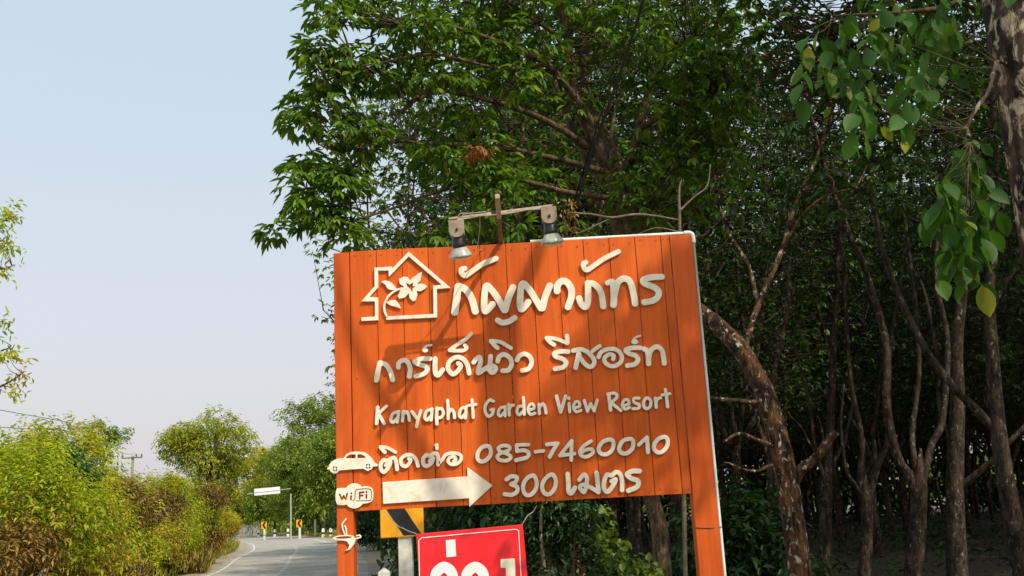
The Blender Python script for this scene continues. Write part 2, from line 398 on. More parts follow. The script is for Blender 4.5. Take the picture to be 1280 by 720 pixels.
def join(parts):
    V = []; Q = []; b = 0
    for v, q in parts:
        V.append(v); Q.append(q+b); b += len(v)
    return np.concatenate(V), np.concatenate(Q)

# ------------------------------------------------------------------ ground, road
def sheet(name, pts, z, m, kind='structure'):
    bm = bmesh.new()
    vs = [bm.verts.new((float(p[0]), float(p[1]), z)) for p in pts]
    f = bm.faces.new(vs); bmesh.ops.triangulate(bm, faces=[f])
    for f in bm.faces:
        if f.normal.z < 0: f.normal_flip()
    return bm_obj(name, bm, m, kind=kind)
def strip(name, A, B, z, m, parent=None, kind='structure'):
    """surface between two polylines of the same length"""
    bm = bmesh.new(); va = []; vb = []
    for a, b in zip(A, B):
        va.append(bm.verts.new((float(a[0]), float(a[1]), z))); vb.append(bm.verts.new((float(b[0]), float(b[1]), z)))
    for i in range(len(va)-1):
        f = bm.faces.new((va[i], vb[i], vb[i+1], va[i+1]))
    bmesh.ops.recalc_face_normals(bm, faces=bm.faces[:])
    for f in bm.faces:
        f.normal_update()
        if f.normal.z < 0: f.normal_flip()
    return bm_obj(name, bm, m, parent, kind=kind)
mg, ntg, bgd = mat('roadside_earth_and_grass')
v = coords(ntg, (1, 1, 1), 'Object')
n1 = noise(ntg, 0.35, 6, 0.65, v); n2 = noise(ntg, 6, 6, 0.7, v)
r1 = ramp(ntg, [(0.38, (0.10, 0.115, 0.03)), (0.55, (0.18, 0.17, 0.045)), (0.68, (0.24, 0.185, 0.09))])
ntg.links.new(n1.outputs[0], r1.inputs[0])
r2 = ramp(ntg, [(0.3, (0.55, 0.55, 0.55)), (0.7, (1.15, 1.15, 1.15))]); ntg.links.new(n2.outputs[0], r2.inputs[0])
mu = ntg.nodes.new('ShaderNodeMixRGB'); mu.blend_type = 'MULTIPLY'; mu.inputs[0].default_value = 1
ntg.links.new(r1.outputs[0], mu.inputs[1]); ntg.links.new(r2.outputs[0], mu.inputs[2]); ntg.links.new(mu.outputs[0], bgd.inputs['Base Color'])
bgd.inputs['Roughness'].default_value = 0.95; bump(ntg, bgd, n2.outputs[0], 0.6, 0.05)
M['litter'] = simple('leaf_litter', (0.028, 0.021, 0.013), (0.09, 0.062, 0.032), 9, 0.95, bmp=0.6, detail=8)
M['asphalt'] = simple('worn_grey_asphalt', (0.25, 0.228, 0.195), (0.39, 0.36, 0.315), 0.55, 0.9, bmp=0.1, detail=8)
M['dirt'] = simple('sandy_shoulder', (0.25, 0.19, 0.13), (0.36, 0.29, 0.21), 3, 0.95, bmp=0.3, detail=8)
M['paint'] = simple('worn_white_line', (0.42, 0.40, 0.35), (0.74, 0.73, 0.70), 4, 0.7, lo=0.4, hi=0.66, detail=7)
sheet('ground', [(-1500, -300), (1500, -300), (1500, 2500), (-1500, 2500)], 0.0, mg)
inner = spline([(-9, -25), (-9.2, 5), (-10.1, 22), (-11.6, 37.4), (-15.6, 54.8), (-20.3, 76), (-30.0, 108), (-46, 140), (-75, 175), (-120, 205)], 8)
outer = spline([(-2.2, -25), (-2.4, 5), (-3.3, 18), (-4.6, 30), (-6.5, 42), (-10.6, 63.6), (-15.6, 84.5), (-23, 111.4), (-38, 152), (-68, 190), (-115, 225)][:10], 8)
def resample(P, n):
    d = np.r_[0, np.cumsum(np.linalg.norm(np.diff(P, axis=0), axis=1))]
    s = np.linspace(0, d[-1], n)
    return np.stack([np.interp(s, d, P[:, i]) for i in range(P.shape[1])], 1)
inner = resample(inner, 120); outer = resample(outer, 120)
def across(f): return inner*(1-f)+outer*f
strip('road_shoulder', across(-0.13), across(1.16), 0.004, M['dirt'])
strip('road', inner, outer, 0.008, M['asphalt'])
strip('road_edge_line', across(0.925), across(0.945), 0.012, M['paint'])
strip('inner_road_edge_line', across(0.05), across(0.068), 0.012, M['paint'])
bm = bmesh.new()
ca, cb = resample(across(0.487), 420), resample(across(0.513), 420)
for i in range(0, 418, 2):                         # close-set bars of the centre line on the bend
    a0, b0, a1, b1 = ca[i], cb[i], ca[i+1], cb[i+1]
    vs = [bm.verts.new((p[0], p[1], 0.012)) for p in (a0, b0, b1, a1)]
    f = bm.faces.new(vs); f.normal_update()
    if f.normal.z < 0: f.normal_flip()
bm_obj('road_centre_line', bm, M['paint'], kind='structure')
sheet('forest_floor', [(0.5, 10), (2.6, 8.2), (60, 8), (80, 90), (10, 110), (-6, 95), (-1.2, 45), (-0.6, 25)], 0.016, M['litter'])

# ------------------------------------------------------------------ flat cut-out pieces (letters, emblems)
SY = 6.9                                           # the board's front stands here
class Shape:
    """union of round-ended strokes and polygons in the plane of a board, minus cut-outs, as one clean outline"""
    def __init__(s, Y=SY, ox=0, oy=0, k=1.0): s.add = []; s.sub = []; s.Y = Y; s.o = (ox, oy, k)
    def P(s, pts):
        ox, oy, k = s.o
        r = []
        for x, y in pts:
            p = at(ox+x/k, oy+y/k, s.Y); r.append((p[0], p[2]))
        return np.array(r)
    def st(s, wd, *pts, smooth=True, close=False, sub=False):
        p = list(pts)
        if close: p = p + [p[0]]
        q = s.P(p)
        if smooth and len(q) > 2:
            if close:
                e = np.vstack([q[-2], q, q[1]]); q = spline(e, 8)[8:-8]
            else: q = spline(q, 8)
        (s.sub if sub else s.add).append(('s', q, 0.5*wd/s.o[2]*s.Y/F*1.02))
        return s
    def poly(s, *pts, smooth=False, sub=False):
        q = s.P(list(pts))
        if smooth:
            e = np.vstack([q[-2], q[-1], q, q[0], q[1]]); q = spline(e, 6)[12:-7]
        (s.sub if sub else s.add).append(('p', q, 0.0)); return s
    def disc(s, cx, cy, rx, ry=None, rot=0, sub=False, n=28):
        ry = rx if ry is None else ry
        a = np.linspace(0, 2*np.pi, n, endpoint=False); c, d = math.cos(rot), math.sin(rot)
        return s.poly(*[(cx+rx*math.cos(t)*c-ry*math.sin(t)*d, cy+rx*math.cos(t)*d+ry*math.sin(t)*c) for t in a], sub=sub)
    @staticmethod
    def field(kind, q, r, X, Z):
        d2 = np.full(X.shape, 1e9); a = q if kind == 's' else np.vstack([q, q[:1]])
        inside = np.zeros(X.shape, bool)
        for (x0, z0), (x1, z1) in zip(a[:-1], a[1:]):
            dx, dz = x1-x0, z1-z0; l2 = dx*dx+dz*dz+1e-14
            t = np.clip(((X-x0)*dx+(Z-z0)*dz)/l2, 0, 1)
            d2 = np.minimum(d2, (X-x0-t*dx)**2+(Z-z0-t*dz)**2)
            if kind == 'p':
                c = (z0 > Z) != (z1 > Z)
                with np.errstate(divide='ignore', invalid='ignore'):
                    xi = x0+(Z-z0)*(dx/(dz if abs(dz) > 1e-12 else 1e-12))
                inside ^= c & (X < xi)
        d = np.sqrt(d2)
        return d-r if kind == 's' else np.where(inside, -d, d)
    def contours(s, step=0.0024):
        allp = np.vstack([q for _, q, _ in s.add]); rm = max([r for _, _, r in s.add])+4*step
        lo = allp.min(0)-rm; hi = allp.max(0)+rm
        xs = np.arange(lo[0], hi[0]+step, step); zs = np.arange(lo[1], hi[1]+step, step)
        X, Z = np.meshgrid(xs, zs, indexing='ij')
        D = np.full(X.shape, 1e9)
        for a in s.add: D = np.minimum(D, s.field(*a, X, Z))
        for a in s.sub: D = np.maximum(D, -s.field(*a, X, Z))
        D = np.where(np.abs(D) < 1e-7, 1e-7, D)
        nxt = {}
        S = (D < 0)
        code = S[:-1, :-1]*1+S[1:, :-1]*2+S[1:, 1:]*4+S[:-1, 1:]*8
        E = {1: [(3, 0)], 2: [(0, 1)], 3: [(3, 1)], 4: [(1, 2)], 5: [(3, 0), (1, 2)], 6: [(0, 2)], 7: [(3, 2)], 8: [(2, 3)], 9: [(2, 0)], 10: [(0, 1), (2, 3)], 11: [(2, 1)], 12: [(1, 3)], 13: [(1, 0)], 14: [(0, 3)]}
        def ek(i, j, e):
            return {0: ('h', i, j), 1: ('v', i+1, j), 2: ('h', i, j+1), 3: ('v', i, j)}[e]
        for i, j in zip(*np.nonzero((code > 0) & (code < 15))):
            for a, b in E[int(code[i, j])]: nxt[ek(i, j, a)] = ek(i, j, b)
        def pt(k):
            t, i, j = k
            if t == 'h': f = D[i, j]/(D[i, j]-D[i+1, j]); return (xs[i]+f*step, zs[j])
            f = D[i, j]/(D[i, j]-D[i, j+1]); return (xs[i], zs[j]+f*step)
        loops = []
        while nxt:
            k0, k = nxt.popitem(); L = [pt(k0)]
            while k in nxt:
                L.append(pt(k)); k = nxt.pop(k)
            L = np.array(L)
            if len(L) > 8:
                keep = [0]
                for q in range(1, len(L)):
                    if np.hypot(*(L[q]-L[keep[-1]])) > step*0.7: keep.append(q)
                loops.append(L[keep])
        return loops
    def build(s, name, m, parent, thick=0.018, y_back=None, bev=0.0022, step=0.0024, label=None):
        loops = s.contours(step)
        cu = bpy.data.curves.new(name, 'CURVE'); cu.dimensions = '2D'; cu.fill_mode = 'BOTH'
        cx = np.mean(np.vstack(loops), 0)
        for L in loops:
            sp = cu.splines.new('POLY'); sp.points.add(len(L)-1); sp.use_cyclic_u = True
            co = np.zeros((len(L), 4), np.float32); co[:, 0] = L[:, 0]-cx[0]; co[:, 1] = L[:, 1]-cx[1]; co[:, 3] = 1
            sp.points.foreach_set('co', co.ravel())
        cu.extrude = thick/2-bev; cu.bevel_depth = bev; cu.bevel_resolution = 1; cu.offset = -bev
        tmp = bpy.data.objects.new('tmp', cu); COL.objects.link(tmp)
        me = bpy.data.meshes.new_from_object(tmp); me.name = name
        bpy.data.objects.remove(tmp); bpy.data.curves.remove(cu)
        me.materials.clear()
        o = link(name, me, m, parent)
        yb = s.Y if y_back is None else y_back
        pl = parent.matrix_basis.translation if parent is not None else Vector((0, 0, 0))
        o.rotation_euler = (math.pi/2, 0, 0)
        o.location = Vector((cx[0], yb-thick/2, cx[1])) - pl
        if label: o['label'] = label
        return o

# ------------------------------------------------------------------ the resort sign
sign = thing('resort_sign', 'big orange plank sign with cream Thai and English lettering on two posts', 'sign', (0.014, SY, 0))
SX = 0.014
def srel(x, y, z): return (x-SX, y-SY, z)
XL, XR, ZT, ZB = -1.256, 1.294, 3.470, 1.664
PLX = at(437, 320, SY)[0], at(838.6, 320, SY)[0]
for s_, (x0, x1) in enumerate(((XL, PLX[0]-0.004), (PLX[1]+0.004, XR))):
    bm = bmesh.new()
    add_box(bm, srel((x0+x1)/2, SY+0.065, (ZT-0.006)/2), (x1-x0, 0.13, ZT-0.006), 0.004)
    if s_ == 1:
        pass
    bm_obj('post', bm, M['post'], sign)
bm = bmesh.new()
lines = [PLX[0]]
x = at(470, 314, SY)[0]
pitch = (at(827, 314, SY)[0]-x)/11
for i in range(12): lines.append(x+i*pitch)
lines.append(PLX[1])
for a, b in zip(lines[:-1], lines[1:]):
    dz = random.uniform(-0.002, 0.003)
    add_box(bm, srel((a+b)/2, SY+0.017+random.uniform(-0.0015, 0.0015), (ZT+ZB)/2+dz), (b-a-0.0042, 0.026, ZT-ZB+dz), 0.0022)
bm_obj('plank_board', bm, M['orange'], sign)
bm = bmesh.new()                                   # rails behind the planks carry them between the posts
for z in (1.85, 2.55, 3.25):
    add_box(bm, srel((PLX[0]+PLX[1])/2, SY+0.062, z), (PLX[1]-PLX[0]-0.012, 0.06, 0.08), 0.003)
bm_obj('back_rail', bm, M['post'], sign)
for i, (a, b) in enumerate(zip(lines[:-1], lines[1:])):
    for z in (3.43, 2.56, 1.70):
        for fx in (0.2, 0.8):
            c = srel(a+(b-a)*fx+random.uniform(-.006, .006), SY, z+random.uniform(-.012, .012))
            t = Tubes(); t.add([c, (c[0], 0.0035, c[2])], 0.005, 6); link('nail_head', t.mesh('nail_head'), M['rust'], sign)
t = Tubes()                                        # water pipe over the top and down the right side
px0 = at(663, 303, SY)[0]
pp = [srel(px0, SY+0.03, 3.482), srel(0.9, SY+0.03, 3.483), srel(XR-0.03, SY+0.03, 3.484)]
t.add(pp, 0.0115, 10)
t.add([srel(XR+0.014, SY+0.03, 3.42), srel(XR+0.016, SY+0.03, 2.4), srel(XR+0.015, SY+0.03, 1.2), srel(XR+0.015, SY+0.03, 0.02)], 0.0115, 10)
el = [srel(XR-0.045, SY+0.03, 3.484), srel(XR-0.012, SY+0.03, 3.484), srel(XR+0.008, SY+0.03, 3.474), srel(XR+0.0145, SY+0.03, 3.452), srel(XR+0.0145, SY+0.03, 3.405)]
t.add(spline(el, 4), 0.0165, 10)
link('conduit_pipe', t.mesh('conduit_pipe'), M['pvc'], sign)
t = Tubes()                                        # wire tie round pipe and post
t.add([srel(PLX[1]+0.004, SY-0.003, 1.44), srel(XR-0.05, SY-0.004, 1.432), srel(XR+0.015, SY+0.012, 1.436), srel(XR+0.03, SY+0.03, 1.436)], 0.0028, 5)
link('wire_tie', t.mesh('wire_tie'), M['wire'], sign)

def letter(fn, ox, oy, k=7.2, thick=0.018):
    s = Shape(SY, ox, oy, k); fn(s); return s.build('letter', M['cream'], sign, thick)
# --- first row (three zoomed views of the photograph give the three origins)
A = (560, 310)
letter(lambda s: s.st(66, (62, 582), (80, 450), (92, 352)).st(64, (92, 350), (155, 375), (212, 455), (247, 575)), *A)
letter(lambda s: s.st(50, (150, 190), (122, 200), (125, 232), (158, 253), (210, 220), (310, 150), (432, 100)), *A)
letter(lambda s: s.st(60, (400, 512), (370, 548), (335, 572), (325, 500), (342, 350), (395, 385), (455, 470), (508, 562)).st(62, (515, 560), (545, 450), (585, 360)), *A)
letter(lambda s: s.st(52, (448, 655), (490, 676), (550, 664), (600, 632)), *A)
letter(lambda s: s.st(60, (722, 492), (695, 528), (658, 553), (648, 470), (668, 330), (725, 370), (790, 470), (835, 545)).st(62, (850, 545), (875, 440), (915, 345)), *A)
A = (690, 310)
letter(lambda s: s.st(62, (45, 392), (48, 345), (85, 304), (135, 315), (172, 375), (172, 450), (142, 535)), *A)
letter(lambda s: s.st(46, (302, 135), (280, 150), (290, 190), (318, 202), (370, 168), (470, 100), (595, 38)), *A)
letter(lambda s: s.st(58, (243, 458), (262, 508), (300, 535), (322, 480), (322, 320)).st(56, (322, 320), (385, 335), (440, 410), (460, 530)), *A)
letter(lambda s: s.st(48, (498, 320), (540, 305), (560, 340)).st(62, (550, 330), (556, 430), (552, 515)).st(58, (560, 430), (590, 320), (645, 280), (700, 310), (732, 420), (745, 505)), *A)
letter(lambda s: s.st(56, (985, 264), (900, 268), (822, 290), (835, 325), (920, 360), (958, 400), (945, 450), (895, 482), (828, 492)), *A)
# --- second row
A = (460, 410)
letter(lambda s: s.st(46, (78, 472), (92, 390), (108, 318)).st(44, (110, 316), (165, 335), (203, 395), (225, 470)), *A)
letter(lambda s: s.st(42, (276, 358), (280, 318), (318, 294), (358, 310), (382, 370), (372, 440)), *A)
letter(lambda s: s.st(42, (560, 280), (480, 282), (422, 304), (460, 330), (520, 350), (535, 380), (505, 415), (432, 438)), *A)
letter(lambda s: s.st(20, (572, 158), (530, 165), (505, 185)).disc(516, 203, 27, 22), *A)
letter(lambda s: s.st(44, (606, 280), (604, 350), (608, 408), (630, 428), (655, 405), (674, 378)), *A)
letter(lambda s: s.st(42, (812, 322), (835, 345), (805, 395), (762, 418), (722, 370), (732, 310), (790, 268), (850, 278), (895, 335), (912, 412)), *A)
letter(lambda s: s.st(34, (735, 203), (800, 155), (870, 112), (930, 56)).st(34, (738, 205), (800, 208), (862, 205), (888, 182), (872, 160)), *A)
A = (570, 410)
letter(lambda s: s.st(42, (160, 312), (185, 280), (215, 268), (222, 310), (202, 375), (205, 408), (260, 372), (312, 340)).st(42, (312, 258), (306, 340), (310, 395), (340, 400), (358, 365), (330, 345), (295, 375)), *A)
letter(lambda s: s.st(42, (376, 302), (390, 262), (432, 242), (485, 272), (500, 330), (470, 382), (420, 388)), *A)
letter(lambda s: s.st(40, (316, 122), (345, 155), (372, 182)).st(34, (316, 118), (400, 130), (455, 160), (496, 185)), *A)
letter(lambda s: s.st(42, (550, 292), (568, 258), (612, 236), (662, 260), (680, 315), (652, 370), (595, 386)), *A)
letter(lambda s: s.st(42, (1008, 217), (945, 215), (885, 232), (900, 262), (955, 280), (990, 312), (965, 355), (890, 372)), *A)
letter(lambda s: s.st(38, (815, 95), (845, 130), (882, 155)).st(34, (815, 92), (900, 102), (1002, 140)).st(40, (1002, 136), (998, 76), smooth=False), *A)
A = (690, 410)
letter(lambda s: s.st(40, (190, 208), (260, 196), (325, 225), (375, 285), (372, 335), (335, 352), (285, 315), (235, 240)).st(44, (212, 360), (225, 300), (240, 235)).st(34, (428, 165), (385, 195), (345, 228)), *A)
letter(lambda s: s.st(38, (418, 265), (440, 222), (500, 194), (570, 196), (620, 240), (622, 300), (575, 342), (515, 343), (472, 305), (476, 268), (515, 240), (552, 252), (548, 282)), *A)
letter(lambda s: s.st(42, (790, 182), (725, 182), (662, 202), (695, 235), (750, 252), (772, 290), (742, 330), (675, 342)), *A)
letter(lambda s: s.st(18, (792, 74), (750, 88), (728, 110)).disc(742, 126, 32, 24), *A)
letter(lambda s: s.st(46, (828, 192), (856, 212), (866, 270), (868, 325)).st(44, (872, 260), (888, 205), (940, 172), (985, 202), (1000, 260), (1008, 322)), *A)
# --- English row
A = (460, 480)
letter(lambda s: s.st(32, (90, 212), (84, 290), (80, 358), smooth=False).st(28, (168, 202), (92, 275), smooth=False).st(30, (95, 268), (148, 358), smooth=False), *A)
letter(lambda s: s.st(28, (280, 250), (266, 345), smooth=False).st(28, (272, 252), (228, 270), (206, 325), (230, 346), (264, 312)), *A)
letter(lambda s: s.st(28, (318, 248), (312, 336), smooth=False).st(28, (315, 285), (345, 252), (366, 280), (374, 330)), *A)
letter(lambda s: s.st(28, (398, 252), (442, 312), smooth=False).st(28, (478, 242), (452, 318), (438, 388), smooth=False), *A)
letter(lambda s: s.st(28, (578, 226), (570, 328), smooth=False).st(28, (572, 230), (530, 248), (512, 302), (535, 326), (568, 290)), *A)
letter(lambda s: s.st(30, (622, 220), (618, 290), (622, 362), smooth=False).st(28, (622, 232), (662, 224), (680, 265), (660, 302), (625, 308)), *A)
letter(lambda s: s.st(28, (718, 150), (722, 230), (722, 315), smooth=False).st(28, (722, 272), (750, 232), (774, 258), (780, 306)), *A)
letter(lambda s: s.st(28, (884, 208), (878, 308), smooth=False).st(28, (876, 212), (840, 226), (822, 282), (845, 305), (876, 270)), *A)
letter(lambda s: s.st(28, (936, 145), (944, 230), (948, 304), smooth=False).st(26, (905, 196), (974, 186), smooth=False), *A)
A = (590, 480)
letter(lambda s: s.st(28, (194, 158), (160, 147), (124, 190), (120, 250), (146, 292), (182, 275), (194, 232)).st(24, (168, 236), (196, 228), smooth=False), *A)
letter(lambda s: s.st(26, (300, 206), (298, 290), smooth=False).st(26, (296, 208), (254, 222), (236, 268), (256, 292), (296, 252)), *A)
letter(lambda s: s.st(26, (330, 186), (336, 284), smooth=False).st(26, (335, 232), (352, 198), (374, 194)), *A)
letter(lambda s: s.st(28, (462, 125), (468, 210), (470, 276), smooth=False).st(26, (462, 202), (420, 206), (404, 252), (426, 280), (464, 244)), *A)
letter(lambda s: s.st(26, (508, 236), (556, 222), (550, 186), (520, 190), (504, 236), (526, 276), (566, 266)), *A)
letter(lambda s: s.st(28, (602, 186), (606, 270), smooth=False).st(28, (606, 216), (634, 182), (655, 205), (666, 264)), *A)
letter(lambda s: s.st(32, (760, 112), (797, 254), smooth=False).st(30, (797, 254), (842, 112), smooth=False), *A)
letter(lambda s: s.st(28, (872, 178), (878, 252), smooth=False).disc(870, 131, 16), *A)
letter(lambda s: s.st(26, (918, 218), (966, 202), (960, 166), (930, 166), (912, 212), (936, 252), (978, 240)), *A)
A = (690, 475)
letter(lambda s: s.st(28, (290, 186), (318, 286), (345, 216), (378, 280), (406, 184), smooth=False), *A)
letter(lambda s: s.st(32, (510, 142), (526, 272), smooth=False).st(28, (500, 130), (560, 122), (584, 155), (530, 208)).st(28, (535, 210), (618, 278), smooth=False), *A)
letter(lambda s: s.st(26, (636, 234), (688, 218), (680, 182), (648, 186), (630, 228), (654, 264), (698, 250)), *A)
letter(lambda s: s.st(26, (782, 166), (738, 168), (738, 204), (782, 225), (776, 256), (726, 262)), *A)
letter(lambda s: s.st(28, (852, 164), (826, 192), (824, 240), (850, 260), (882, 238), (886, 188), close=True), *A)
letter(lambda s: s.st(28, (928, 166), (936, 250), smooth=False).st(26, (936, 198), (954, 168), (976, 162)), *A)
letter(lambda s: s.st(28, (1018, 88), (1030, 170), (1038, 244), smooth=False).st(26, (988, 138), (1060, 126), smooth=False), *A)
# --- telephone row
A = (460, 540)
letter(lambda s: s.st(34, (162, 300), (185, 285), (205, 275), (180, 330), (145, 362), (118, 335), (118, 290), (142, 255), (172, 262), (205, 245), (236, 234), (256, 275), (264, 338)), *A)
letter(lambda s: s.st(34, (116, 138), (136, 164), (154, 182)).st(28, (116, 134), (180, 145), (250, 184)), *A)
letter(lambda s: s.st(32, (368, 242), (386, 254), (368, 290), (340, 312), (305, 295), (300, 245), (345, 210), (398, 212), (435, 252), (452, 308)), *A)
letter(lambda s: s.st(34, (558, 262), (590, 238), (568, 285), (530, 308), (500, 290), (500, 240), (528, 208), (558, 218), (592, 196), (620, 200), (634, 245), (632, 296)), *A)
letter(lambda s: s.st(30, (618, 118), (621, 150), smooth=False).disc(617, 120, 20, 16), *A)
letter(lambda s: s.st(30, (650, 275), (674, 245), (705, 204), (770, 192), (832, 208), (836, 252), (800, 288), (750, 292), (722, 265), (738, 232), (778, 226), (790, 250), (772, 266)), *A)
A = (585, 535)
letter(lambda s: s.st(36, (185, 166), (135, 172), (95, 215), (86, 270), (112, 302), (155, 296), (196, 255), (206, 205), close=True), *A)
letter(lambda s: s.st(32, (362, 165), (318, 160), (275, 180), (292, 214), (358, 236), (386, 265), (352, 294), (290, 290), (264, 258), (300, 226), (362, 205), (376, 182), close=True), *A)
letter(lambda s: s.st(30, (545, 152), (438, 154), smooth=False).st(32, (438, 156), (440, 212), smooth=False).st(34, (442, 210), (505, 202), (545, 226), (530, 265), (432, 292)), *A)
letter(lambda s: s.st(30, (606, 216), (680, 208), smooth=False), *A)
letter(lambda s: s.st(34, (710, 150), (806, 140), smooth=False).st(36, (802, 146), (765, 205), (735, 262)), *A)
letter(lambda s: s.st(32, (932, 116), (826, 250), (958, 232), smooth=False).st(32, (932, 116), (928, 290), smooth=False), *A)
A = (700, 535)
letter(lambda s: s.st(32, (278, 120), (212, 165), (178, 212), (192, 250), (240, 260), (294, 226), (282, 192), (222, 202), (186, 228)), *A)
letter(lambda s: s.st(36, (452, 106), (392, 122), (352, 168), (350, 212), (385, 238), (432, 232), (470, 190), (478, 130), close=True), *A)
letter(lambda s: s.st(36, (632, 100), (572, 114), (538, 158), (532, 204), (566, 231), (612, 222), (650, 182), (656, 124), close=True), *A)
letter(lambda s: s.st(32, (706, 154), (780, 86), smooth=False).st(36, (780, 88), (785, 150), (790, 220), smooth=False), *A)
letter(lambda s: s.st(36, (940, 82), (886, 98), (850, 142), (846, 190), (880, 222), (922, 212), (960, 165), (966, 110), close=True), *A)
# --- distance row
A = (585, 535)
letter(lambda s: s.st(36, (346, 464), (390, 437), (440, 446), (428, 488), (388, 508), (438, 528), (442, 572), (395, 602), (330, 596)), *A)
letter(lambda s: s.st(36, (590, 430), (540, 446), (504, 495), (496, 552), (520, 600), (566, 600), (610, 548), (616, 480), close=True), *A)
letter(lambda s: s.st(36, (760, 420), (712, 440), (674, 492), (668, 545), (694, 592), (740, 592), (780, 540), (788, 468), close=True), *A)
A = (700, 535)
letter(lambda s: s.st(40, (68, 415), (74, 500), (78, 572), (102, 586), (134, 538)), *A)
letter(lambda s: s.st(36, (172, 468), (215, 420), (242, 458), (232, 535), (212, 578), (178, 535), (212, 512), (290, 545), (345, 580)).st(40, (328, 405), (338, 500), (345, 572), smooth=False), *A)
letter(lambda s: s.st(38, (462, 480), (500, 465), (468, 530), (426, 576), (394, 545), (396, 480), (420, 422), (462, 428), (502, 398), (540, 418), (556, 480), (556, 560)), *A)
letter(lambda s: s.st(42, (714, 390), (650, 390), (602, 418), (640, 455), (700, 478), (690, 530), (614, 565)), *A)
# --- emblems
s = Shape(SY, 440, 310, 7.2)
s.poly((85, 628), (208, 622), (208, 485), (85, 487), (205, 350), (203, 182), (360, 172), (362, 190), (512, 38), (890, 365), (765, 375), (768, 630), (310, 652), (310, 620), (735, 598), (730, 345), (808, 335), (512, 82), (333, 268), (330, 208), (238, 210), (238, 360), (160, 445), (238, 450), (240, 655), (88, 662))
s.build('house_emblem', M['cream'], sign, 0.018)
s = Shape(SY, 440, 310, 7.2)
s.poly((527, 300), (505, 268), (465, 262), (425, 285), (430, 325), (470, 355), (440, 375), (412, 440), (430, 462), (480, 450), (512, 412), (518, 455), (550, 485), (574, 478), (592, 420), (582, 392), (620, 395), (660, 372), (680, 350), (640, 325), (585, 328), (618, 300), (630, 220), (600, 235), (542, 275), smooth=False)
s.poly((487, 318), (522, 334), (554, 314), (546, 346), (572, 356), (546, 366), (546, 402), (524, 372), (500, 350), sub=True)
s.st(20, (450, 368), (390, 390), (330, 440), (295, 510), (295, 570), (318, 625))
s.poly((268, 310), (300, 298), (350, 312), (388, 350), (398, 380), (350, 382), (318, 365), (300, 335), smooth=True)
s.poly((312, 495), (345, 478), (385, 472), (415, 495), (440, 548), (398, 535), (345, 520), smooth=True)
s.build('flower_emblem', M['cream'], sign, 0.018)
s = Shape(SY, 460, 540, 7.2)
s.poly((132, 452), (895, 400), (893, 315), (1122, 482), (912, 678), (908, 598), (138, 648))
s.build('arrow', M['cream'], sign, 0.014)
s = Shape(SY, 400, 550, 11.61)
s.poly((105, 410), (135, 395), (130, 370), (180, 310), (250, 275), (345, 265), (385, 210), (450, 178), (530, 170), (640, 178), (700, 210), (755, 265), (800, 335), (843, 356), (840, 385), (772, 390), (757, 425), (700, 455), (645, 430), (635, 420), (440, 432), (300, 445), (285, 450), (250, 485), (205, 490), (160, 465), (145, 430), (115, 432))
s.poly((375, 268), (400, 235), (440, 215), (520, 212), (522, 268), sub=True).poly((548, 212), (600, 212), (650, 235), (662, 262), (548, 268), sub=True)
for cx, cy in ((222, 422), (702, 384)):
    for q in range(4):
        a = math.radians(45+90*q); s.st(15, (cx+26*math.cos(a-0.4), cy+28*math.sin(a-0.4)), (cx+30*math.cos(a), cy+32*math.sin(a)), (cx+26*math.cos(a+0.4), cy+28*math.sin(a+0.4)), sub=True)
s.build('car_emblem', M['cream'], sign, 0.018, step=0.0017)
s = Shape(SY, 400, 595, 7.2)
s.disc(312, 180, 98, 114).poly((150, 125), (175, 110), (240, 112), (260, 150), (250, 250), (180, 264), (152, 245), (142, 190), smooth=True).poly((380, 105), (440, 96), (475, 120), (482, 190), (462, 235), (400, 250), (360, 240), smooth=True)
for st in (((180, 168), (200, 216), (216, 180), (232, 214), (248, 160)), ((283, 182), (281, 216)), ((360, 152), (358, 208)), ((360, 152), (394, 148)), ((360, 180), (386, 177)), ((420, 168), (420, 202))):
    s.st(15, *st, smooth=False, sub=True)
s.disc(284, 158, 9, sub=True).disc(420, 146, 9, sub=True)
s.st(7, (298, 226), (316, 208), (320, 150), (338, 124), (440, 118), (463, 140), (463, 200), (446, 222), (330, 226), smooth=True, sub=True)
s.build('wifi_emblem', M['cream'], sign, 0.018, step=0.0017)
s = Shape(SY, 400, 595, 7.2)
s.disc(215, 556, 98, 25, -0.06).disc(215, 554, 74, 10, -0.06, sub=True)
s.st(13, (236, 388), (205, 432), (207, 475), (228, 530), (228, 556)).st(11, (226, 448), (238, 485), (243, 556))
s.poly((178, 574), (245, 590), (268, 622), (255, 655), (222, 676), (270, 664), (308, 618), (326, 572), (290, 552), (240, 566))
s.st(12, (306, 566), (338, 560), (368, 550), (356, 533), (334, 538))
# the rim opening has to stay open where the body joins
s.build('cup_emblem', M['cream'], sign, 0.018, step=0.0017)

# ------------------------------------------------------------------ lamp arm over the sign
YB = 6.32
bl, br = at(561, 274, YB), at(690, 257.5, YB)
zb = (bl[2]+br[2])/2
lampt = thing('sign_lamp_bracket', 'rusty arm with crossbar and two downlights above the orange sign', 'lamp bracket', (-0.057, SY+0.06, 3.44))
LO = np.array([-0.057, SY+0.06, 3.44])
bm = bmesh.new()
add_box(bm, np.array([-0.06, (SY+0.08+YB-0.02)/2, 3.488])-LO, (0.026, SY+0.08-YB+0.02, 0.026), 0.003)
add_box(bm, np.array([-0.06, SY+0.075, 3.36])-LO, (0.034, 0.03, 0.3), 0.003)
bm_obj('arm', bm, M['rust'], lampt)
def bar_between(bm, a, b, wd, hd):
    a = Vector(a); b = Vector(b); d = b-a
    rot = d.to_track_quat('X', 'Z').to_matrix()
    add_box(bm, (a+b)/2, (d.length, wd, hd), 0.002, rot)
bm = bmesh.new(); add_box(bm, np.array([-0.06, (YB-0.021+5.86)/2, 3.488])-LO, (0.030, YB-0.021-5.86, 0.03), 0.003)
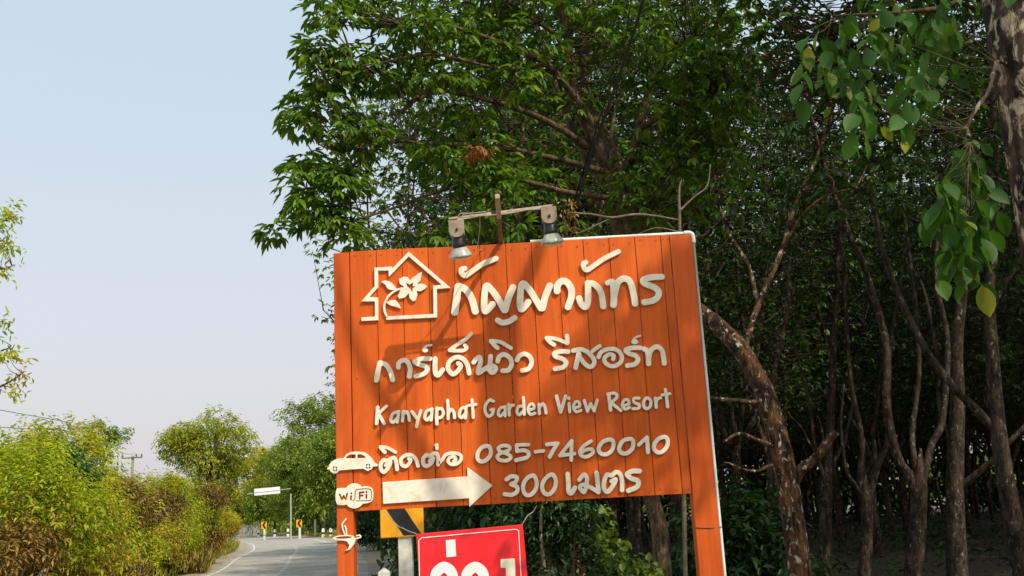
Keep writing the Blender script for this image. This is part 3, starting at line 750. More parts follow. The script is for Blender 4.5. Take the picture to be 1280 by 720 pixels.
bm_obj('sunlit_arm_tip', bm, M['strip'], lampt)  # front end of the same arm, sunlight on it painted as a paler bar
bm = bmesh.new()
za = 3.515
bl = np.array([bl[0], YB, bl[2]]); br = np.array([br[0], YB, br[2]])
bar_between(bm, bl-LO, br-LO, 0.035, 0.014)
bm_obj('crossbar', bm, M['strip'], lampt)
t = Tubes()
d = br-bl
for k, off in enumerate((0.012, 0.018)):
    pts = [bl+d*f+np.array([0, -0.022-0.006*k, -0.010-off*(0.4+0.6*abs(math.sin(7*f+k)))+0.006]) for f in np.linspace(0.08, 0.93, 16)]
    t.add(np.array(pts)-LO, 0.004, 6)
pts = spline([bl+d*0.08+[0, -0.02, -0.005], bl+d*0.12+[0, -0.03, 0.02], bl+d*0.2+[0, -0.02, 0.016], bl+d*0.36+[0, -0.02, 0.012]], 5)
t.add(pts-LO, 0.0035, 6)
t.add(spline(np.array([bl+d*0.3, bl+d*0.29+[0, 0.1, -0.06], bl+d*0.25+[0, 0.3, -0.14], [-0.2, SY+0.03, 3.44]]), 6)-LO, 0.003, 6)
link('cable', t.mesh('cable'), M['cable'], lampt)
bm = bmesh.new(); add_box(bm, np.array([-0.085, YB-0.02, 3.512])-LO, (0.045, 0.012, 0.04), 0.003, None)
bm_obj('tape_wrap', bm, M['black'], lampt)
def lathe(bm, prof, axis, org, seg=24):
    q = Vector(axis).to_track_quat('Z', 'Y').to_matrix()
    rings = []
    for r, z in prof:
        rings.append([bm.verts.new(Vector([float(c) for c in org]) + q @ Vector((r*math.cos(a), r*math.sin(a), z))) for a in [2*math.pi*i/seg for i in range(seg)]])
    for a, b in zip(rings[:-1], rings[1:]):
        for i in range(seg): bm.faces.new((a[i], a[(i+1) % seg], b[(i+1) % seg], b[i]))
    bm.faces.new(rings[-1]); bm.faces.new(rings[0][::-1])
for (px, py, sy_, ax) in ((570.6, 277, 0, (0.10, 0.30, -1)), (685.5, 260, 0, (0.08, 0.22, -1))):
    c = at(px, py, YB-0.01); spot = None
    # U-shaped mounting plate with a rounded lower end
    bm = bmesh.new()
    for yy in (-0.035, 0.035):
        prof = [(-0.05, 0.0), (0.05, 0.0), (0.05, -0.07)] + [(0.05*math.cos(a), -0.07-0.045*math.sin(a)) for a in np.linspace(0.2, math.pi-0.2, 9)] + [(-0.05, -0.07)]
        f0 = [bm.verts.new(Vector((c-LO).tolist())+Vector((x_, yy-0.003, z_))) for x_, z_ in prof]
        f1 = [bm.verts.new(Vector((c-LO).tolist())+Vector((x_, yy+0.003, z_))) for x_, z_ in prof]
        bm.faces.new(f0); bm.faces.new(f1[::-1])
        for i in range(len(prof)):
            bm.faces.new((f0[i], f1[i], f1[(i+1) % len(prof)], f0[(i+1) % len(prof)]))
    add_box(bm, (c-LO)+np.array([0, 0, -0.003]), (0.1, 0.064, 0.006))
    bmesh.ops.recalc_face_normals(bm, faces=bm.faces[:])
    spot = bm_obj('spotlight', bm, M['tan'], lampt)
    a = Vector(ax).normalized()
    o0 = c-LO+np.array([0.0, 0.0, -0.055])
    bm = bmesh.new()
    lathe(bm, [(0.034, -0.005), (0.042, 0.0), (0.043, 0.09), (0.046, 0.095), (0.046, 0.112), (0.040, 0.118)], a, o0)
    bm_obj('lamp_socket', bm, M['black'], spot, True)
    bm = bmesh.new()
    o1 = o0+np.array(a)*0.112
    lathe(bm, [(0.036, 0.0), (0.045, 0.008), (0.060, 0.030), (0.074, 0.055), (0.077, 0.062), (0.075, 0.067)], a, o1, 32)
    bm_obj('bulb_reflector', bm, M['glassy'], spot, True)
    bm = bmesh.new()
    lathe(bm, [(0.0735, 0.068), (0.066, 0.074), (0.045, 0.081), (0.02, 0.085), (0.003, 0.086)], a, o1, 32)
    bm_obj('bulb_lens', bm, M['lens'], spot, True)
    bm = bmesh.new()
    lathe(bm, [(0.009, 0), (0.009, 0.012), (0.005, 0.014)], (0, -1, 0), c-LO+np.array([0.003, -0.038, -0.065]), 12)
    bm_obj('pivot_bolt', bm, M['hole'], spot)

# ------------------------------------------------------------------ red sign in front
RY = 5.6
def rp(px, py): p = at(px, py, RY); return p
TL, TR = rp(520, 667.6), rp(653.5, 655.3)
ex = (TR-TL); wR = np.linalg.norm(ex[[0, 2]]); ang = math.atan2(ex[2], ex[0])
BLp = rp(523.9, 720)
red = thing('red_sign', 'tilted red vinyl sign with white rounded letters below the orange board', 'sign', (float((TL[0]+TR[0])/2), RY, 0))
RO = np.array([(TL[0]+TR[0])/2, RY, 0])
hR = 0.82
c = (TL+TR)/2 - np.array([-math.sin(ang), 0, math.cos(ang)])*hR/2
rot = Matrix.Rotation(-ang, 3, 'Y')
bm = bmesh.new(); add_box(bm, c-RO+np.array([0, 0.011, 0]), (wR, 0.02, hR), 0.003, rot)
bmesh.ops.subdivide_edges(bm, edges=[e for e in bm.edges if e.calc_length() > 0.3], cuts=10, use_grid_fill=True)
bm_obj('board', bm, M['red'], red)
s = Shape(RY, 470, 620, 5.565)
s.st(5.2, (304, 640), (297, 310), (318, 291), (970, 232), (992, 240), (1012, 640), smooth=False)
s.build('border_line', M['vinylwhite'], red, 0.003, RY+0.0005, 0.0006)
s = Shape(RY, 470, 620, 5.565)
s.poly((485, 308), (551, 302), (558, 420), (490, 427)).build('letter', M['vinylwhite'], red, 0.003, RY+0.0005, 0.0006)
def redO(cx):
    s = Shape(RY, 470, 620, 5.565)
    s.st(68, (cx-52, 655), (cx-62, 600), (cx-52, 535), (cx, 495), (cx+52, 530), (cx+66, 600), (cx+62, 720))
    s.st(52, (cx-52, 655), (cx-15, 640), (cx-8, 600))
    s.build('letter', M['vinylwhite'], red, 0.003, RY+0.0005, 0.0006)
redO(472); redO(688)
s = Shape(RY, 470, 620, 5.565)
s.poly((866, 440), (966, 434), (978, 760), (908, 764), (902, 500), (868, 500)).build('letter', M['vinylsunlit'], red, 0.003, RY+0.0005, 0.0006)
bm = bmesh.new()
for fx in (-0.2, 0.2): add_box(bm, (fx, 0.045, 0.55), (0.035, 0.035, 1.1), 0.003)
bm_obj('stake', bm, M['wood'], red)
t = Tubes()
a0 = at(476.5+0, 636, RY+0.9); a1 = at(520, 667, RY)
t.add(spline(np.array([at(481, 640, RY+0.6), at(497, 657, RY+0.4), at(503, 660, RY+0.3), at(511, 664, RY+0.1), a1]), 5)-RO, 0.003, 5)
t.add(spline(np.array([at(653, 655, RY), at(660, 644, RY+0.5), at(666, 640, RY+0.8), at(671, 632, RY+1.25)]), 5)-RO, 0.003, 5)
link('tie_wire', t.mesh('tie_wire'), M['cable'], red)

# ------------------------------------------------------------------ chevron boards, guide posts, poles
def chevron(pxc, pyb, Y, bw, bh, label, postw, group='chevron boards round the bend', full=None):
    b = at(pxc, pyb, Y); z0 = b[2]; x = b[0]
    r = thing('chevron_sign', label, 'road sign', (x, Y, 0), group)
    bm = bmesh.new(); add_box(bm, (0, 0, z0+bh/2), (bw, 0.025, bh), 0.012)
    brd = bm_obj('board', bm, M['yellow'], r)
    bm = bmesh.new(); tk = 0.42*bw
    ys = -0.0145
    P = [(-0.34*bw, bh/2), (0.02*bw, bh-0.03*bh), (0.02*bw+tk, bh-0.03*bh), (-0.34*bw+tk, bh/2), (0.03*bw+tk, 0.03*bh), (0.03*bw, 0.03*bh)]
    f0 = [bm.verts.new((p[0], ys-0.002, z0+p[1])) for p in P]; f1 = [bm.verts.new((p[0], ys+0.002, z0+p[1])) for p in P]
    bm.faces.new(f0); bm.faces.new(f1[::-1])
    for i in range(6): bm.faces.new((f0[i], f1[i], f1[(i+1) % 6], f0[(i+1) % 6]))
    bmesh.ops.recalc_face_normals(bm, faces=bm.faces[:])
    bm_obj('chevron_arrow', bm, M['black'], brd)
    bm = bmesh.new(); add_box(bm, (0.05*bw, 0.018+postw/2, (z0+bh*0.85)/2), (postw, postw, z0+bh*0.85), 0.01)
    bm_obj('post', bm, M['concrete'], r)
    return r
chevron(503, 671.5, 14.2, 0.60, 0.75, 'large yellow and black chevron board right under the orange sign', 0.19)
chevron(546, 655, 47, 0.60, 0.75, 'small yellow chevron board just right of the large chevron board', 0.13)
chevron(330, 661, 118, 0.62, 0.8, 'far yellow chevron board between two striped posts by the grey wall', 0.22)
chevron(374, 659, 112, 0.62, 0.8, 'far yellow chevron board beside the tall thin pole on the bend', 0.22)
def guide(px, py, Y, h, wd, label, striped=True, group='striped guide posts along the road edge'):
    g = at(px, py, Y)
    r = thing('guide_post', label, 'guide post', (g[0], Y, 0), group)
    bm = bmesh.new()
    top = h+wd*0.45
    vs = add_box(bm, (0, 0, h/2), (wd, wd, h))
    f = max(bm.faces, key=lambda f: f.calc_center_median().z)
    ret = bmesh.ops.poke(bm, faces=[f]); ret['verts'][0].co.z = top
    bmesh.ops.bevel(bm, geom=bm.edges[:], offset=wd*0.06, segments=1, affect='EDGES')
    p = bm_obj('shaft', bm, M['white'], r)
    if striped:
        bm = bmesh.new()
        add_box(bm, (0, 0, h*0.52), (wd+0.008, wd+0.008, h*0.26))
        bm_obj('black_band', bm, M['black'], r)
    return r
guide(480, 709, 14.2, 0.90, 0.15, 'white pointed guide post at the road edge left of the red sign', False, 'guide posts near the sign')
guide(486, 676, 47, 0.72, 0.17, 'striped guide post below the left corner of the large chevron board')
guide(499, 680, 40, 0.6, 0.17, 'striped guide post next to the white post of the large chevron board')
guide(468, 670, 62, 0.85, 0.2, 'striped guide post in the grass right of the left sign post')
guide(450.5, 668, 72, 0.85, 0.2, 'striped guide post close against the right side of the left sign post')
guide(413.5, 669, 108, 0.9, 0.28, 'striped guide post nearest the left edge of the orange sign')
guide(404, 669, 113, 0.9, 0.28, 'striped guide post second from the orange sign on its left')
guide(360, 669, 140, 0.95, 0.3, 'striped guide post just left of the tall thin pole')
guide(343.5, 669, 146, 0.95, 0.3, 'striped guide post midway between the two far chevron boards')
guide(323, 669, 152, 0.95, 0.3, 'striped guide post left of the left far chevron board')
def post(px, py_top, Y, r0, name, label, cat, m):
    g = at(px, py_top, Y); t = Tubes()
    t.add([(0, 0, 0), (0, 0, g[2]*0.5), (0, 0, g[2])], [r0, r0*0.92, r0*0.8], 10)
    o = link(name, t.mesh(name), m); o.location = (g[0], Y, 0)
    return tag(o, label, cat)
post(455, 560, 80, 0.12, 'thin_pole', 'thin white pole standing between left sign post and large chevron board', 'pole', M['poleGrey'])
bm = bmesh.new(); g = at(564.5, 632, 26); add_box(bm, (0, 0, g[2]/2), (0.13, 0.13, g[2]), 0.01)
o = bm_obj('fence_post', bm, M['greycon']); o.location = (g[0], 26, 0); tag(o, 'square grey concrete post behind the red sign, right of small chevron', 'post')
bm = bmesh.new(); g = at(368, 650, 111); add_box(bm, (0, 0, g[2]/2), (0.22, 0.2, g[2]), 0.02)
o = bm_obj('white_post', bm, M['concrete']); o.location = (g[0], 122, 0); tag(o, 'short white post between thin pole and right far chevron board', 'post')
# overhead board on its pole at the bend
oy = 114
pt = at(363.5, 617, oy)
ov = thing('roadside_pole', 'tall thin pole with a long white board held out over the bend', 'pole', (pt[0], oy, 0))
t = Tubes(); t.add([(0, 0, 0), (0, 0, pt[2])], [0.09, 0.07], 10); link('pole', t.mesh('pole'), M['greycon'], ov)
b0, b1 = at(318, 615.5, oy), at(350, 612.5, oy)
bm = bmesh.new(); cc = (b0+b1)/2-np.array([pt[0], oy, 0]); bar_ang = math.atan2(b1[2]-b0[2], b1[0]-b0[0])
add_box(bm, cc, (b1[0]-b0[0], 0.25, 0.75), 0.03, Matrix.Rotation(-bar_ang, 3, 'Y'))
bd = bm_obj('board', bm, M['vinylwhite'], ov)
bm = bmesh.new(); add_box(bm, cc+np.array([0, -0.135, -0.05]), (b1[0]-b0[0], 0.02, 0.07), 0, Matrix.Rotation(-bar_ang, 3, 'Y')); bm_obj('board_seam', bm, M['greycon'], bd)
t = Tubes(); t.add([(cc[0]-2.3, 0.18, cc[2]-0.2), (0, 0.18, cc[2]+0.15)], 0.05, 8); link('support_arm', t.mesh('support_arm'), M['greycon'], ov)
# walls and low house at the far side of the bend
bm = bmesh.new(); g0, g1 = at(292, 662, 178), at(318, 662, 172)
for i in range(5):
    f = i/4; add_box(bm, (g0[0]+(g1[0]-g0[0])*f, 175, 1.0), (0.3, 0.35, 2.1), 0.02)
add_box(bm, ((g0[0]+g1[0])/2, 175, 0.9), (g1[0]-g0[0], 0.2, 1.8), 0.02)
tag(bm_obj('boundary_wall', bm, M['greycon']), 'low grey concrete wall beyond the bend, left of far chevron board', 'wall')

# ------------------------------------------------------------------ power poles and wires
def power_pole(px, py, Y, arm, label):
    p = at(px, py, Y); r = thing('power_pole', label, 'power pole', (p[0], Y, 0), 'power poles behind the bushes')
    bm = bmesh.new(); add_box(bm, (0, 0, (p[2]+0.15)/2), (0.26, 0.26, p[2]+0.15), 0.02); bm_obj('pole', bm, M['greycon'], r)
    bm = bmesh.new(); add_box(bm, (0, -0.2, p[2]-0.12), (arm, 0.12, 0.14), 0.01); bm_obj('crossarm', bm, M['wood'], r)
    for f in (-0.46, 0.2, 0.46):
        bm = bmesh.new(); lathe(bm, [(0.03, 0), (0.09, 0.1), (0.11, 0.2), (0.09, 0.28), (0.03, 0.36)], (0, 0, 1), (f*arm, -0.2, p[2]-0.05), 10)
        bm_obj('insulator', bm, M['wood'], r, True)
    return p
p1 = power_pole(109.5, 533, 70, 2.5, 'nearer power pole with dark crossarm rising above the left bushes')
p2 = power_pole(166, 571, 118, 2.4, 'distant pale power pole seen in the gap between bushes')
def wire(pts, label, r=0.022):
    t = Tubes(); t.add(spline(np.array(pts), 10), r, 5)
    tag(link('power_line', t.mesh('power_line'), M['wire']), label, 'power line', 'power lines from pole to pole')
wire([(-32, 28, 9.6), (-29.8, 49, 8.85), p1+np.array([-1.15, -0.2, 0.3])], 'upper thin power line running from the left edge to nearer pole')
wire([(-31.5, 28, 8.2), (-29, 49, 7.5), p1+np.array([-1.0, -0.2, -0.3])], 'lower thin power line running from the left edge to nearer pole')
wire([p1+np.array([0.5, -0.2, 0.3]), (p1+p2)/2+np.array([0.3, 0, -0.6]), p2+np.array([0.5, -0.2, 0.3])], 'thin power line sagging between the two power poles', 0.02)

# ------------------------------------------------------------------ trees
def build_tree(name, label, base, stems, crown_parts, bark, leaf, group=None, k=8, cat='tree'):
    """stems: list of (points Nx3 world, radii); crown: leaf geometry in world space"""
    base = np.asarray(base, float)
    r = thing(name, label, cat, base, group)
    t = Tubes()
    for P, R_, kk in stems: t.add(np.asarray(P)-base, R_, kk)
    link('trunk', t.mesh('trunk'), bark, r)
    if crown_parts:
        V, Q = join(crown_parts)
        link('crown', np_mesh('crown', V-base, Q), leaf, r)
    return r
def pxline(pts, n=5):
    """pts: (px, py, Y, width_px) -> smooth 3D line with radii"""
    a = np.array([list(at(x, y, Y))+[0.5*wd*Y/F] for x, y, Y, wd in pts])
    a = spline(a, n) if len(a) > 2 else a
    return a[:, :3], np.maximum(a[:, 3], 0.002)
def wobble(P, amp, rng):
    P = P.copy(); n = len(P)
    for ax in range(3):
        P[1:-1, ax] += np.interp(np.arange(1, n-1), np.linspace(0, n, 7), rng.normal(0, amp, 7))
    return P
def twigs(C, stems, rng, r=0.006, start=0.35):
    """thin twigs from each leaf cluster to the nearest limb"""
    S = np.concatenate([P[int(len(P)*start):] for P, R_, kk in stems])
    res = []
    for c in C:
        dd = np.linalg.norm(S-c, axis=1) + np.maximum(0, S[:, 2]-c[2])*1.2
        p = S[np.argmin(dd)]
        L = np.linalg.norm(c-p)
        mid = (p+c)/2 + rng.normal(0, 0.07*L+0.01, 3) + np.array([0, 0, -0.08*L])
        res.append((spline(np.array([p, mid, c]), 3), [r*2.0+0.004*L, r*1.8, r*1.6, r*1.4, r*1.2, r, r*0.8], 4))
    return res
def ell_points(spec, rng, Yk=1.0):
    """spec rows: (px, py, rx, ry, n, Ymin, Ymax)"""
    C = []
    for x, y, rx, ry, n, y0, y1 in spec:
        a = rng.uniform(0, 2*np.pi, n); q = np.sqrt(rng.uniform(0, 1, n))
        for aa, qq in zip(a, q):
            C.append(at(x+rx*qq*math.cos(aa), y+ry*qq*math.sin(aa), rng.uniform(y0, y1)))
    return np.array(C)

# --- the big tree behind the sign
rng = np.random.default_rng(11)
ms = []
tb = at(797, 330, 12.2)
trunk_base = at(829, 790, 12.2); trunk_base[2] = 0.0
P, R_ = pxline([(829, 790, 12.2, 25), (828, 715, 12.2, 23), (824, 660, 12.2, 21), (815, 626, 12.2, 21), (806, 560, 12.2, 25), (800, 420, 12.2, 40), (797, 330, 12.2, 46), (788, 285, 12.2, 48), (778, 245, 12.2, 46)])
ms.append((P, R_, 10))
for ln in ([(783, 262, 12.2, 28), (760, 215, 12.1, 22), (737, 172, 12.0, 17), (722, 122, 11.9, 14), (714, 70, 11.8, 11), (702, 10, 11.7, 9), (695, -60, 11.6, 7)],
           [(780, 250, 12.2, 26), (768, 200, 12.4, 19), (748, 150, 12.6, 16), (733, 95, 12.8, 13), (736, 30, 12.9, 10), (742, -50, 13, 7)],
           [(784, 262, 12.2, 24), (786, 215, 12.4, 16), (800, 160, 12.5, 13), (816, 112, 12.6, 11), (836, 72, 12.6, 8), (872, 38, 12.7, 5)],
           [(778, 240, 12.3, 20), (745, 215, 12.6, 13), (712, 150, 13.0, 11), (690, 90, 13.2, 9), (668, 20, 13.4, 7), (655, -50, 13.5, 5)],
           [(742, 165, 12.0, 12), (721, 121, 11.7, 10), (690, 83, 11.4, 9), (654, 62, 11.2, 7.5), (617, 50, 11.0, 6), (560, 34, 10.9, 4), (500, 30, 10.8, 3)],
           [(745, 185, 12.0, 11), (700, 160, 11.7, 9), (639, 133, 11.4, 8), (577, 117, 11.2, 6.5), (545, 116, 11.1, 6), (510, 131, 11.0, 5), (470, 170, 10.9, 4), (430, 190, 10.8, 2.5)],
           [(760, 215, 12.1, 10), (700, 198, 11.8, 8), (617, 181, 11.5, 6.5), (540, 177, 11.3, 5), (492, 176, 11.2, 4), (430, 215, 11.1, 3), (385, 240, 11, 2)],
           [(770, 250, 12.0, 9), (715, 240, 11.6, 7), (640, 225, 11.3, 5.5), (560, 235, 11.1, 4.5), (480, 262, 11, 3.5), (410, 280, 10.9, 2.5), (350, 285, 10.8, 1.8)],
           [(714, 80, 11.8, 8), (690, 40, 11.6, 7), (640, 5, 11.4, 5), (580, -30, 11.3, 4), (500, -50, 11.2, 3)],
           [(690, 83, 11.4, 6), (620, 85, 11.0, 5), (540, 70, 10.8, 4), (470, 80, 10.7, 3), (410, 100, 10.6, 2)],
           [(800, 160, 12.5, 9), (850, 130, 12.2, 7), (900, 110, 12.0, 5), (960, 100, 11.9, 3)],
           [(786, 240, 12.2, 10), (830, 215, 12.0, 7), (880, 195, 11.8, 5), (930, 185, 11.7, 3)]):
    P, R_ = pxline(ln); ms.append((wobble(P, 0.025, rng), R_, 7))
spec = [(425, 12, 42, 22, 16, 10.4, 11.6), (395, 62, 22, 22, 8, 10.4, 11.4), (430, 85, 45, 28, 20, 10.4, 11.8), (400, 130, 34, 22, 12, 10.3, 11.4),
        (385, 150, 22, 18, 6, 10.4, 11.2), (440, 165, 48, 30, 20, 10.4, 11.8), (380, 205, 22, 14, 6, 10.5, 11.2), (400, 222, 42, 16, 12, 10.4, 11.3),
        (375, 248, 28, 10, 6, 10.5, 11.1), (343, 288, 12, 4, 3, 10.6, 10.9), (410, 268, 36, 16, 10, 10.5, 11.3), (440, 292, 24, 14, 9, 10.5, 11.4), (385, 262, 22, 10, 4, 10.5, 11.0),
        (450, 225, 30, 26, 12, 10.5, 11.8), (455, 265, 16, 20, 6, 10.6, 11.6),
        (520, 20, 70, 40, 34, 10.4, 12.5), (500, 85, 50, 34, 20, 10.4, 12.2), (575, 60, 60, 50, 30, 10.4, 12.8), (640, 30, 70, 50, 30, 10.6, 13),
        (640, 100, 60, 36, 18, 10.6, 12.6), (560, 150, 60, 22, 10, 11, 12.4), (525, 200, 32, 22, 8, 10.8, 12), (560, 215, 60, 30, 18, 10.6, 12.2), (540, 275, 45, 25, 16, 10.4, 12), (505, 290, 22, 14, 6, 10.6, 12),
        (625, 205, 50, 34, 18, 10.6, 12.4), (620, 262, 50, 34, 18, 10.4, 12.0), (690, 190, 45, 40, 16, 11, 12.8), (690, 255, 45, 30, 14, 10.8, 12.2),
        (720, 30, 60, 45, 22, 11, 13.5), (790, 30, 55, 45, 20, 11, 13.5), (700, 110, 40, 40, 8, 11.4, 13), (830, 90, 50, 60, 24, 11, 13.2), (840, 180, 60, 50, 26, 11, 13), (820, 245, 60, 36, 20, 11, 12.8),
        (905, 70, 34, 80, 30, 11.4, 13), (890, 40, 60, 60, 24, 11, 13.2), (900, 130, 50, 60, 22, 11, 13.2), (890, 215, 50, 50, 18, 11, 13), (770, 190, 25, 40, 5, 12.4, 13.2),
        (560, -60, 180, 50, 70, 10.8, 13.2), (780, -70, 160, 50, 60, 11, 13.5)]
C = ell_points(spec, rng)
def keep_gap(C, gaps):
    ok = np.ones(len(C), bool)
    for i_, c_ in enumerate(C):
        q = CR.T @ (c_-np.array([0, 0, EYE])); x_, y_ = 640+F*q[0]/-q[2], 360-F*q[1]/-q[2]
        for gx, gy, gr in gaps: ok[i_] &= math.hypot(x_-gx, y_-gy) > gr
    return C[ok]
C = keep_gap(C, [(497, 258, 58), (760, 120, 34), (700, 150, 26), (484, 135, 26)])
cv = C-np.array([-1.7, 14.2, 1.75]); tv = cv@SUN                  # an opening through which the sun reaches the chevron board
C = C[np.linalg.norm(cv-tv[:, None]*SUN, axis=1) > 0.62]
axis = np.array([0, -0.25, 1.0]) + rng.normal(0, 0.35, C.shape)
tw = twigs(C, ms, rng)
main = build_tree('rubber_tree', 'large leafy rubber tree rising directly behind the orange sign', trunk_base, ms+tw, [whorls(C, axis, rng, 8, 0.150, 0.052, 0.18)], M['barkmain'], M['leafmain'])
# a few rust-coloured dead leaves caught on one branch
D0 = ell_points([(592, 182, 14, 6, 7, 10.35, 10.5)], rng)
V, Q = whorls(D0, np.tile([0, 0, -1.0], (len(D0), 1)), rng, 4, 0.10, 0.03, 0.06)
o = link('dead_leaves', np_mesh('dead_leaves', V-trunk_base, Q), M['leafrust'], main); o['label'] = 'small tuft of rust-brown dead leaves'

# --- plantation trees: several kinds, each copied through the rows
def gen_tree(seed, H=12.0, fork=2.6, nst=4, nw=720, spread=2.4, L=0.132, low=3.6, r0=0.115, npet=5, leaf='leafpl', lean=0.0):
    rng = np.random.default_rng(seed); st = []
    top = np.array([lean*fork, rng.normal(0, 0.08), fork])
    tr = spline(np.array([[0, 0, 0], [rng.normal(0, .06), rng.normal(0, .06), fork*0.5], top]), 6)
    st.append((tr, np.linspace(r0, r0*0.8, len(tr)), 10))
    for i in range(nst):
        a = 2*np.pi*i/nst + rng.uniform(-.5, .5); s_ = spread*rng.uniform(0.35, 0.75)
        h = H*rng.uniform(0.8, 0.98)
        e = np.array([math.cos(a)*s_, math.sin(a)*s_, 0])
        P = np.array([top-[0, 0, 0.1], top+e*0.32+[0, 0, (h-fork)*0.16], top+e*0.55+[0, 0, (h-fork)*0.4], top+e*0.85+[0, 0, (h-fork)*0.7], top+e+[0, 0, h-fork]])
        P = wobble(spline(P, 6), 0.10, rng)
        st.append((P, np.linspace(r0*0.62, 0.018, len(P)), 8))
        for b in range(3):
            j = int(len(P)*rng.uniform(0.25, 0.8)); a2 = a+rng.uniform(-1.4, 1.4); l2 = rng.uniform(0.8, 1.7)
            Q_ = spline(np.array([P[j], P[j]+[math.cos(a2)*l2*.5, math.sin(a2)*l2*.5, l2*.35], P[j]+[math.cos(a2)*l2, math.sin(a2)*l2, l2*.9]]), 5)
            st.append((Q_, np.linspace(r0*0.28, 0.01, len(Q_)), 6))
    for b in range(4):                                 # bare dead side shoots low on the stems
        P = st[1+b % nst][0]; j = int(len(P)*rng.uniform(0.05, 0.35)); a2 = rng.uniform(0, 6.3); l2 = rng.uniform(0.5, 1.3)
        Q_ = spline(np.array([P[j], P[j]+[math.cos(a2)*l2*.5, math.sin(a2)*l2*.5, 0.15], P[j]+[math.cos(a2)*l2, math.sin(a2)*l2, rng.uniform(-0.2, 0.7)]]), 4)
        st.append((Q_, np.linspace(0.02, 0.006, len(Q_)), 5))
    C = []
    while len(C) < nw:
        z = rng.uniform(low, H+0.4); f = (z-low)/(H-low)
        rr = spread*(0.55+0.55*math.sin(math.pi*min(1, 0.15+0.75*f)))
        a = rng.uniform(0, 2*np.pi); q = rr*math.sqrt(rng.uniform(0.02, 1))
        if rng.random() < 0.35+0.65*f**0.7: C.append([math.cos(a)*q+lean*fork, math.sin(a)*q, z])
    C = np.array(C)
    ax = np.array([0, 0, 1.0]) + rng.normal(0, .45, C.shape)
    return st+twigs(C, st, rng, 0.006, 0.3), [whorls(C, ax, rng, npet, L, L*0.42, 0.2)]
GROUP = 'rubber trees in the dark plantation rows'
LBL = 'slim dark rubber tree among the plantation rows right of the sign'
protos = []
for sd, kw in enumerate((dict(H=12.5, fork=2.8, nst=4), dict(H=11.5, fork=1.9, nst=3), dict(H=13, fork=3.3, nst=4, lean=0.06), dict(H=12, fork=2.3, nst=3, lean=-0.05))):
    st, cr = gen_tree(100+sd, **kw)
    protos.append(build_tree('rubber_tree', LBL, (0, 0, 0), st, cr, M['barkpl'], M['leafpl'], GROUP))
spots = []
rng = np.random.default_rng(5)
for iy, yy in enumerate(np.arange(-6, 66, 4.6)):
    for ix in range(30):
        xx = 4.6+ix*2.9+(iy % 2)*1.2
        if yy > 15: xx = -0.4+ix*2.9+(iy % 2)*1.3
        if yy > 30: xx -= 2.5
        if yy > 45: xx -= 4.0
        x_, y_ = xx+rng.normal(0, .35), yy+rng.normal(0, .4)
        if x_ > 0.62*y_+11: continue
        if y_ < 13 and x_ > 22: continue
        # keep the sun's way to the sign and the camera clear
        if y_ < 12:
            tt = 6.9-y_; sx = x_-0.85*tt
            if sx < 4.6 and y_ > -3.5: continue
            if abs(x_) < 4.5: continue
            if x_/max(y_, 0.1) < 0.62 and y_ > 0: continue
            pass
        if y_ < 14.6 and abs((x_-7.4)-SUNV[0]*(15-y_)) < 2.7: continue      # gap that lets low sun in on the front stems
        q = CR.T @ (np.array([x_, y_, 1.6])-[0, 0, EYE]); pxx = 640+F*q[0]/-q[2]
        if y_ < 22 and 860 < pxx < 1330: continue
        spots.append((x_, y_))
spots += [(3.1, 20.5), (4.9, 23.5)]
for i, (x_, y_) in enumerate(spots):
    o = protos[i % 4] if i < 4 else copy_tree(protos[rng.integers(0, 4)])
    s_ = rng.uniform(0.9, 1.12)
    o.location = (x_, y_, 0); o.rotation_euler = (0, 0, rng.uniform(0, 6.28)); o.scale = (s_, s_, s_*rng.uniform(0.95, 1.05))

# --- traced plantation trunks near the front
def traced(label, lines, crown, name='rubber_tree', bark='barkpl', leaf='leafpl', L=0.16, npet=6, seed=1, group=None, basep=None, amp=0.02, wk=0.68):
    rng = np.random.default_rng(seed)
    st = []
    for i, ln in enumerate(lines):
        P, R_ = pxline(ln); R_ = R_*wk
        if i == 0:
            b = P[0].copy(); b[2] = 0; 
            if P[0][2] > 0.05:
                P = np.vstack([b + (P[0]-P[3])*np.array([.4, .4, 0]), P]); R_ = np.r_[R_[0]*1.15, R_]
            base = P[0].copy(); base[2] = 0
            if len(lines) > 1:                        # run the stem on into the fork so that it tapers away inside the limbs
                up_ = unit(P[-1]-P[-3]); P = np.vstack([P, P[-1]+up_*0.14, P[-1]+up_*0.34, P[-1]+up_*0.6]); R_ = np.r_[R_, R_[-1]*0.86, R_[-1]*0.5, R_[-1]*0.12]
        st.append((wobble(P, amp, rng) if i else P, R_, 10 if i == 0 else 8))
    cp = []; tw = []
    if crown:
        C = ell_points([(a, b, c, d, int(n_*1.5), e, f) for a, b, c, d, n_, e, f in crown], rng); L *= 0.8
        tw = twigs(C, st, rng, 0.006, 0.45)
        cp = [whorls(C, np.array([0, 0, 1.0])+rng.normal(0, .4, C.shape), rng, npet, L, L*0.42, 0.18)]
    return build_tree(name, label, base, st+tw, cp, M[bark], M[leaf], group)
